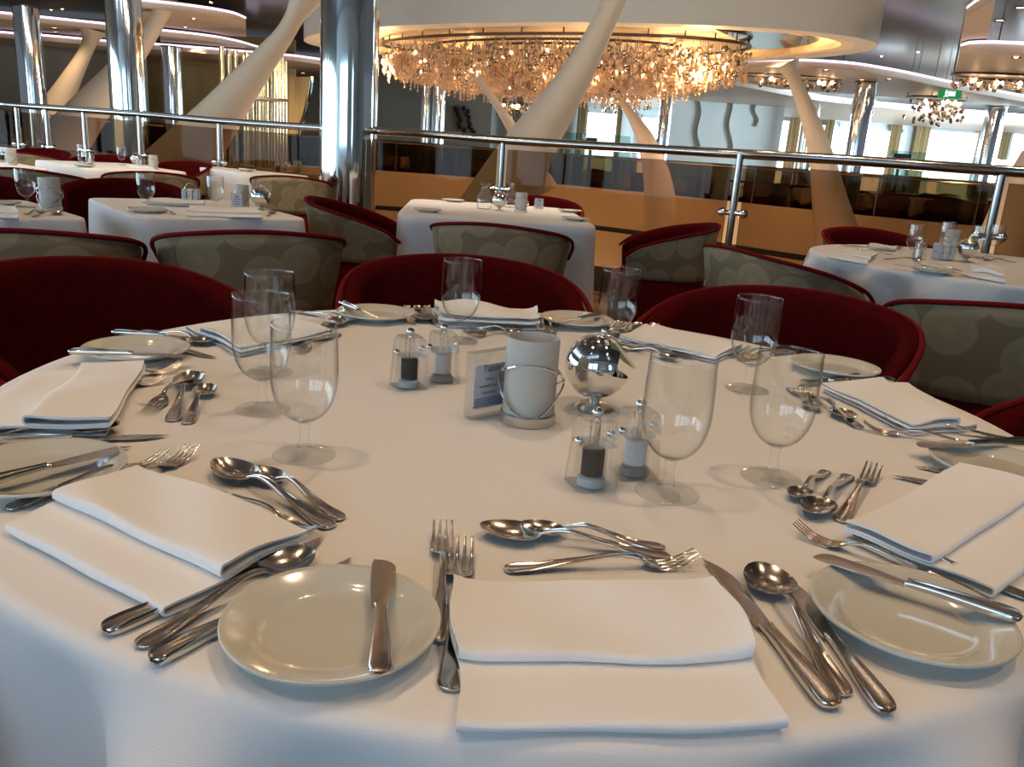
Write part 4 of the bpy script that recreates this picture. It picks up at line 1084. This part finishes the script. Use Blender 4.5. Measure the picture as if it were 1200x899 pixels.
# canopy with mirror under side
cn = empty('chandelier_canopy', (DX, DY, zb+.08), DRZ); 
mb = MB(); mb.prism(ell(0, 0, 4.75, 1.9, 96, 2.0), .01, .50); mb.build('drum', 'cove', cn, sharp=35)
mb = MB(); mb.prism([p for p in ell(0, 0, 4.68, 1.84, 96, 2.0) if p[0] > 3.5], -.01, .0); mb.build('mirror_plate', 'mirror', cn, smooth=False)
tag(cn, 'oval drum with mirrored underside above the big chandelier', 'ceiling canopy')
# chandelier
ch = empty('chandelier', (DX, DY, 0), DRZ); rnd = random.Random(21)
zf = CAMZ+1.85; A_, B_ = 3.72, 1.5
mb = MB(); n = 96
rows = [[(x, y, z) for x, y in ell(0, 0, a, b, n)] for a, b, z in ((A_, B_, zf+.035), (A_, B_, zf-.01), (A_-.05, B_-.05, zf-.01), (A_-.05, B_-.05, zf+.035))]
mb.grid(rows, closeu=True, closev=True)
for f in (.35, .68):
    rows = [[(x, y, z) for x, y in ell(0, 0, a, b, n)] for a, b, z in ((A_*f, B_*f, zf+.02), (A_*f, B_*f, zf-.02), (A_*f-.04, B_*f-.03, zf-.02), (A_*f-.04, B_*f-.03, zf+.02))]
    mb.grid(rows, closeu=True, closev=True)
mb.build('frame', 'bronzeframe', ch)
mb = MB()
for k in range(30):
    a = 2*pi*k/30; mb.tube([(A_*.99*cos(a), B_*.98*sin(a), zf), (A_*.99*cos(a), B_*.98*sin(a), zb+.09)], .012, 6)
mb.build('hanging_rods', 'bronzeframe', ch)
def zlow(u, v):
    r = (u/A_)**2+(v/B_)**2; return zf-.36-.50*max(0, 1-r*.92)**.6
pend = []
for k in range(6200):
    u = rnd.uniform(-A_, A_); v = rnd.uniform(-B_, B_)
    if (u/A_)**2+(v/B_)**2 > 1: continue
    zl = zlow(u, v); z = zl+(zf-zl-.06)*rnd.random()**1.25; pend.append((u, v, z))
balls = sorted(random.Random(5).sample(pend, 420), key=lambda p: p[0]*sin(DRZ)+p[1]*cos(DRZ))
big = balls[:100]; rest = balls[100:]
for u, v, z in big:
    mb = MB(); mb.sphere((u, v, z), rnd.choice((.040, .050, .058)), 14, 10); mb.build('mirror_ball', 'bronzeball', ch)
mb = MB()
for u, v, z in rest: mb.sphere((u, v, z), rnd.choice((.035, .045, .055)), 10, 7)
tag(mb.build('mirror_balls', 'bronzeball', ch), kind='stuff')
mb = MB()
for u, v, z in pend:
    s = rnd.uniform(.022, .042)
    z = z-.02
    mb.add([(u, v, z+s*1.3), (u+s, v, z), (u, v+s, z), (u-s, v, z), (u, v-s, z), (u, v, z-s*1.6)], [(0,1,2),(0,2,3),(0,3,4),(0,4,1),(5,2,1),(5,3,2),(5,4,3),(5,1,4)])
for k in range(150):
    a = 2*pi*rnd.random(); f = sqrt(rnd.random())*.97; u, v = A_*f*cos(a), B_*f*sin(a); z = zlow(u, v)-.02
    for j in range(3):
        s = .03-.004*j; zz = z-.065*j
        mb.add([(u, v, zz+s*1.3), (u+s, v, zz), (u, v+s, zz), (u-s, v, zz), (u, v-s, zz), (u, v, zz-s*1.6)], [(0,1,2),(0,2,3),(0,3,4),(0,4,1),(5,2,1),(5,3,2),(5,4,3),(5,1,4)])
tag(mb.build('crystals', 'crystal', ch, smooth=False), kind='stuff')
mb = MB()
for i, (u, v, z) in enumerate(pend):
    if i % 6 == 0: mb.tube([(u, v, z), (u, v, zf)], .0035, 4, cap=False)
tag(mb.build('hanging_wires', 'rail', ch), kind='stuff')
for i, (u, r) in enumerate(((-2.9, .28), (-2.1, .36), (-1.45, .32), (-.8, .38), (-.1, .34), (.6, .38), (1.3, .32), (2.0, .34), (2.8, .26))):
    mb = MB(); v = -.5+.4*(i % 3); r *= 1.05; mb.sphere((u, v, zlow(u, v)+r*.75), r, 28, 16, .8); mb.build('glass_dome', 'amber', ch)
for i in range(64):
    u, v, z = pend[i*13]; mb = MB(); mb.sphere((u, v-.03, max(z, zlow(u, v)+.15)), .026, 8, 6); mb.build('bulb', 'bulb', ch)
tag(ch, 'huge oval crystal chandelier glowing amber above the atrium', 'chandelier')
for i in range(7):
    l = bpy.data.lights.new('chandelier_light', 'POINT'); l.energy = 95; l.color = (1, .60, .28); l.shadow_soft_size = .12
    o = bpy.data.objects.new('chandelier_light', l); COL.objects.link(o); o.location = wl(-3.2+6.4/6*i, .6 if i % 2 else -.7)+(CAMZ+1.35,)
# small chandeliers at right
def small_chandelier(x0, x1, y, D, n, label, drop=.35, seed=1, asz=.6):
    a = atY(x0, y, D); b = atY(x1, y+(x1-x0)*.07, D); cx = (a.x+b.x)/2; z = a.z; w_ = (b.x-a.x)/2; rnd = random.Random(seed)
    c = empty('small_chandelier', (cx, D, z)); mb = MB()
    rows = [[(x, y_, zz) for x, y_ in ell(0, 0, aa, bb, 48)] for aa, bb, zz in ((w_, asz, .02), (w_, asz, -.02), (w_-.04, asz-.04, -.02), (w_-.04, asz-.04, .02))]
    mb.grid(rows, closeu=True, closev=True)
    for k in range(6): aa = 2*pi*k/6; mb.tube([(w_*.98*cos(aa), asz*.96*sin(aa), 0), (w_*.98*cos(aa), asz*.96*sin(aa), CZ2-z+.1)], .012, 5)
    mb.build('frame', 'bronzeframe', c)
    m1 = MB(); m2 = MB(); m3 = MB()
    for k in range(n):
        aa = 2*pi*rnd.random(); f = rnd.random()**.5*.97; u, v = w_*f*cos(aa), asz*f*sin(aa); zz = -.06-drop*rnd.random()
        m1.sphere((u, v, zz), .045, 8, 6)
        s = .05; zz2 = -.05-drop*rnd.random()*.8; u2 = u+rnd.uniform(-.1, .1)
        m2.add([(u2, v, zz2+s*1.3), (u2+s, v, zz2), (u2, v+s, zz2), (u2-s, v, zz2), (u2, v-s, zz2), (u2, v, zz2-s*1.6)], [(0,1,2),(0,2,3),(0,3,4),(0,4,1),(5,2,1),(5,3,2),(5,4,3),(5,1,4)])
        if k % 4 == 0: m3.sphere((u, v-.05, -.10), .04, 8, 6)
    tag(m1.build('mirror_balls', 'bronzeball', c), kind='stuff'); tag(m2.build('crystals', 'crystal', c, smooth=False), kind='stuff'); tag(m3.build('bulbs', 'lamp', c), kind='stuff')
    return tag(c, label, 'chandelier')
small_chandelier(868, 986, 86, 19, 40, 'flat crystal lamp row beside the top of the small leaning pillar', .15, 3, .5)
small_chandelier(1116, 1240, 86, 16, 34, 'crystal lamp row at the right picture edge', .16, 4, .5)
small_chandelier(1063, 1133, 113, 20.5, 46, 'small round crystal chandelier in front of the right windows', .5, 5, .55)
small_chandelier(578, 626, 119, 27, 36, 'small chandelier below the big one, left of the big pillar', .35, 6, .5)
small_chandelier(702, 764, 112, 26, 40, 'small chandelier below the right half of the big one', .4, 8, .5)
# exit sign
p = atY(1113, 110, 19.5); ex = empty('exit_sign', (p.x, p.y, p.z-.12))
mb = MB(); mb.box((0, 0, .12), (.48, .08, .19)); mb.build('case', 'exit', ex, smooth=False)
mb = MB(); mb.box((.02, -.045, .12), (.16, .01, .10)); mb.sphere((-.10, -.045, .17), .022, 10, 6); mb.box((-.10, -.045, .11), (.03, .01, .09)); mb.tube([(-.10,-.045,.08),(-.14,-.045,.045)], .011, 6); mb.tube([(-.10,-.045,.08),(-.06,-.045,.05)], .011, 6); mb.tube([(-.13,-.045,.13),(-.06,-.045,.14)], .010, 6)
mb.build('running_figure', 'exitw', ex, smooth=False)
mb = MB(); mb.tube([(0, 0, .24), (0, 0, CZ2-p.z+.25)], .015, 6); mb.build('hanger', 'bronzeframe', ex)
tag(ex, 'green lit exit sign hanging at the right', 'exit sign')
# soffit slabs with violet led edges
def slab(px, z, label, n, zback, led=True, mt='soffit', seg=None, thick=.16, side=None):
    pts = fine_([at(x, y, CAMZ+z+.13) for x, y in px], 5, 3)
    back = [(p.x*zback/p.y, zback) if side is None else (side, p.y) for p in pts[::-1]]
    if side is not None: back = [(side, pts[-1].y), (side, pts[0].y)]
    mb = MB(); poly = [(p.x, p.y) for p in pts]+back
    mb.prism(poly, CAMZ+z, CAMZ+z+thick); so = struct(mb.build('ceiling_soffit', mt, smooth=False))
    if led:
        c = MB(); c.tube([(p.x, p.y-.025, CAMZ+z+.13) for p in pts], .020, 6)
        c.build('led_strip', 'led', so)
    return pts
slab([(770, 82), (820, 75), (870, 71), (940, 70), (1000, 73.5), (1060, 84), (1120, 97.5), (1210, 114)], 1.95, 'violet led line curving right of the drum towards the right edge', 5, 22)
slab([(690, 78), (790, 85), (860, 92), (960, 113), (1080, 125), (1200, 135), (1300, 143)], 1.85, 'violet led line on the far ceiling step above the windows', 6, 31)
slab([(-60, 8), (0, 14.5), (60, 21), (127, 28), (152, 30)], 2.05, 'upper violet led line at the top left', 1, 22.3)
slab([(-60, 33), (0, 37.5), (60, 42), (115, 47), (150, 50)], 1.85, 'lower violet led line at the left, by the leftmost column', 2, 23.45)
slab([(165, 0), (210, 4.5), (250, 10), (275, 15), (288, 21)], 2.25, 'violet led line at the top between the second and thick columns', 3, 21.6)
slab([(187, 35), (225, 39), (255, 43), (280, 48), (303, 55)], 2.05, 'violet led line on the middle ceiling step behind the flared pillar', 3, 23.2)
slab([(150, 50), (176, 51), (250, 57), (310, 62), (345, 65), (380, 70)], 1.85, 'lowest violet led line left of the thick column', 4, 29)
slab([(1126, 53), (1135, 50), (1160, 49), (1220, 52)], 1.92, 'violet led line at the upper right corner drum', 4, 17.5)
slab([(1133, 9), (1142, 2), (1155, -6), (1170, -16)], 2.1, 'violet led line at the very top right corner', 4, 14)
# recessed downlights
dl = [(60, 12), (73, 11), (145, 5.5), (227, 22), (217, 32), (64, 33), (65, 38), (182, 73), (355, 86), (247, 3), (1033, 66), (1076, 61), (968, 82), (977, 30), (958, 42), (1172, 23), (1196, 8), (1191, 67), (1010, 94), (1042, 93), (897, 86)]
DZ = [2.73, 2.73, 2.73, 2.25, 2.25, 2.05, 2.05, 1.85, 1.85, 2.73, 2.73, 2.73, 1.95, 2.45, 2.45, 2.1, 2.1, 1.92, 1.95, 1.95, 1.95]
rnd = random.Random(8)
def downlight(loc, r, label, group):
    c = empty('downlight', loc); mb = MB(); mb.lathe([(r*.8,0),(r*1.25,0),(r*1.3,-.01),(r*1.2,-.018),(r*.8,-.012)], 20); mb.build('trim_ring', 'bronzeframe', c)
    mb = MB(); mb.lathe([(.0005,-.008),(r*.8,-.008),(r*.8,-.002),(.0005,-.002)], 20); mb.build('lens', 'lamp', c)
    return tag(c, label, 'ceiling light', group)
for i, (x, y) in enumerate(dl):
    z = DZ[i]
    p = at(x, y, CAMZ+z-.005)
    if p.y > 40: continue
    downlight(p, .055, 'small warm downlight recessed in the stepped ceiling', 'recessed ceiling downlights')
# ================================================================== ROOM BEHIND THE CAMERA (seen in reflections), LIGHT
WBY = -3.6
mb = MB(); mb.box((-1, WBY-.1, 1.0), (24, .15, 5.5)); struct(mb.build('wall_back', 'white_wall', smooth=False))
bw = [(-6.0, 1.3), (-4.4, 1.3), (-2.8, 1.3), (-1.2, 1.3), (3.8, 1.1)]
for i, (x, w_) in enumerate(bw):
    c = empty('window_%d' % (20+i), (x, WBY, 1.0)); mb = MB(); mb.box((0, 0, .85), (w_, .02, 1.7)); mb.build('pane', 'winback', c, smooth=False)
    mb = MB()
    for s in (-1, 0, 1): mb.box((s*w_/2, .03, .85), (.05, .05, 1.75))
    mb.box((0, .03, 0), (w_, .05, .05)); mb.box((0, .03, 1.7), (w_, .05, .05)); mb.build('window_frame', 'frame', c, smooth=False); struct(c)
mb = MB(); mb.box((-11.1, 4.4, 1.0), (.15, 16.4, 5.5)); struct(mb.build('wall_left', 'greywall', smooth=False))
mb = MB(); mb.box((9.6, 0, 1.0), (.15, 8, 5.5)); struct(mb.build('wall_right', 'greywall', smooth=False))
for i, y in enumerate((-2.2, .4, 3.0, 5.6, 8.2, 10.8)):
    c = empty('window_%d' % (30+i), (-11.0, y, .35)); mb = MB(); mb.box((0, 0, 1.1), (.02, 1.9, 2.2)); mb.build('pane', 'winleft', c, smooth=False)
    mb = MB(); mb.box((.03, 0, 0), (.05, 2.0, .06)); mb.box((.03, 0, 2.2), (.05, 2.0, .06)); mb.box((.03, 0, 1.1), (.05, .07, 2.2)); mb.build('window_frame', 'frame', c, smooth=False); struct(c)
def area(loc, target, sx, sy, e, col, name='far_wall_fill'):
    l = bpy.data.lights.new(name, 'AREA'); l.shape = 'RECTANGLE'; l.size = sx; l.size_y = sy; l.energy = e; l.color = col
    o = bpy.data.objects.new(name, l); COL.objects.link(o); o.location = loc
    o.rotation_euler = (Vector(target)-Vector(loc)).to_track_quat('-Z', 'Y').to_euler(); return o
def spot(loc, target, e, col=(1, .69, .42), ang=75, r=.04, name='downlight_beam', blend=.6):
    l = bpy.data.lights.new(name, 'SPOT'); l.energy = e; l.color = col; l.spot_size = rad(ang); l.spot_blend = blend; l.shadow_soft_size = r
    o = bpy.data.objects.new(name, l); COL.objects.link(o); o.location = loc
    o.rotation_euler = (Vector(target)-Vector(loc)).to_track_quat('-Z', 'Y').to_euler(); return o
near = [(-.95, 1.0), (1.05, 1.0), (0, 2.3), (-2.0, 2.9), (2.0, 2.9), (-1.6, -.4), (1.6, -.4), (.1, 4.9), (-1.9, 4.6), (2.3, 4.6), (-3.6, 5.6), (-3.4, 7.8), (-1.8, 8.0), (4.2, 3.2), (-4.6, 2.5), (1.2, 6.6)]
for x, y in near:
    zc = CZ2+.11
    downlight((x, y, zc-.002), .06, 'warm downlight in the ceiling above the near tables', 'ceiling downlights above the tables')
    spot((x, y, zc-.05), (x, y+.05, 0), 68, ang=80)
for x, y, D, e in ((60, 150, 19, 90), (230, 100, 22, 260), (330, 150, 18, 150), (480, 150, 22, 200), (700, 200, 19, 260), (900, 200, 17, 260), (1100, 200, 17, 260)):
    p = atY(x, y, D); spot((p.x, D, CAMZ+2.1), (p.x, D+1.2, 0), e*2.2, ang=110, r=.1)
# added cool fill panels inside the room, brightening the far walls
area((14, 24, 2.2), (6, 31, 1.5), 4, 2, 1500, (.72, .90, 1.0)); area((1.5, 28, 2.6), (8, 27.5, 1.2), 3, 1.5, 500, (.72, .90, 1.0))
area((20, 20, 2.2), (10, 30, 1.0), 6, 2, 1300, (.75, .92, 1.0))
# added warm fill spots without fixtures, brightening pillars and the far balcony
for x, y in ((-7, 6.5), (-4, 5.8), (-1.2, 5.4), (1.4, 5.2), (4, 5.4), (7, 6.5), (-9, 11), (9, 12)):
    spot((x, y, CZ2+.05), (x, y+6.5, -.5), 300, col=(1, .80, .60), ang=130, r=.25, name='atrium_fill')
# unseen fill points added below deck level to brighten the ceiling steps
for x, y, e in ((-9, 18, 150), (-4, 17, 200), (1, 14, 200), (6, 13, 260), (-10, 11.5, 160), (0, 20, 260)):
    l = bpy.data.lights.new('uplight_fill', 'POINT'); l.energy = e; l.color = (1, .82, .66); l.shadow_soft_size = .25
    o = bpy.data.objects.new('uplight_fill', l); COL.objects.link(o); o.location = (x, y, -2.2)
# cove light round the drum trough
for i in range(14):
    a = 2*pi*i/14; l = bpy.data.lights.new('cove_light', 'POINT'); l.energy = 9; l.color = (1, .62, .28); l.shadow_soft_size = .06
    o = bpy.data.objects.new('cove_light', l); COL.objects.link(o); o.location = wl(4.92*cos(a), 2.05*sin(a))+(zb+.35,)
# world: faint indoor ambience
wd = bpy.data.worlds.new('world'); S.world = wd; wd.use_nodes = True
bg = wd.node_tree.nodes['Background']; bg.inputs[0].default_value = (.72, .80, .95, 1); bg.inputs[1].default_value = .2
S.view_settings.view_transform = 'Standard'; S.view_settings.look = 'None'; S.view_settings.gamma = 1; S.view_settings.exposure = .02
S.view_settings.use_curve_mapping = False
S.cycles.use_denoising = True
S.cycles.max_bounces = 12; S.cycles.transparent_max_bounces = 24; S.cycles.transmission_bounces = 8; S.cycles.glossy_bounces = 5; S.cycles.diffuse_bounces = 4
S.cycles.sample_clamp_indirect = 6; S.cycles.caustics_reflective = False; S.cycles.caustics_refractive = False
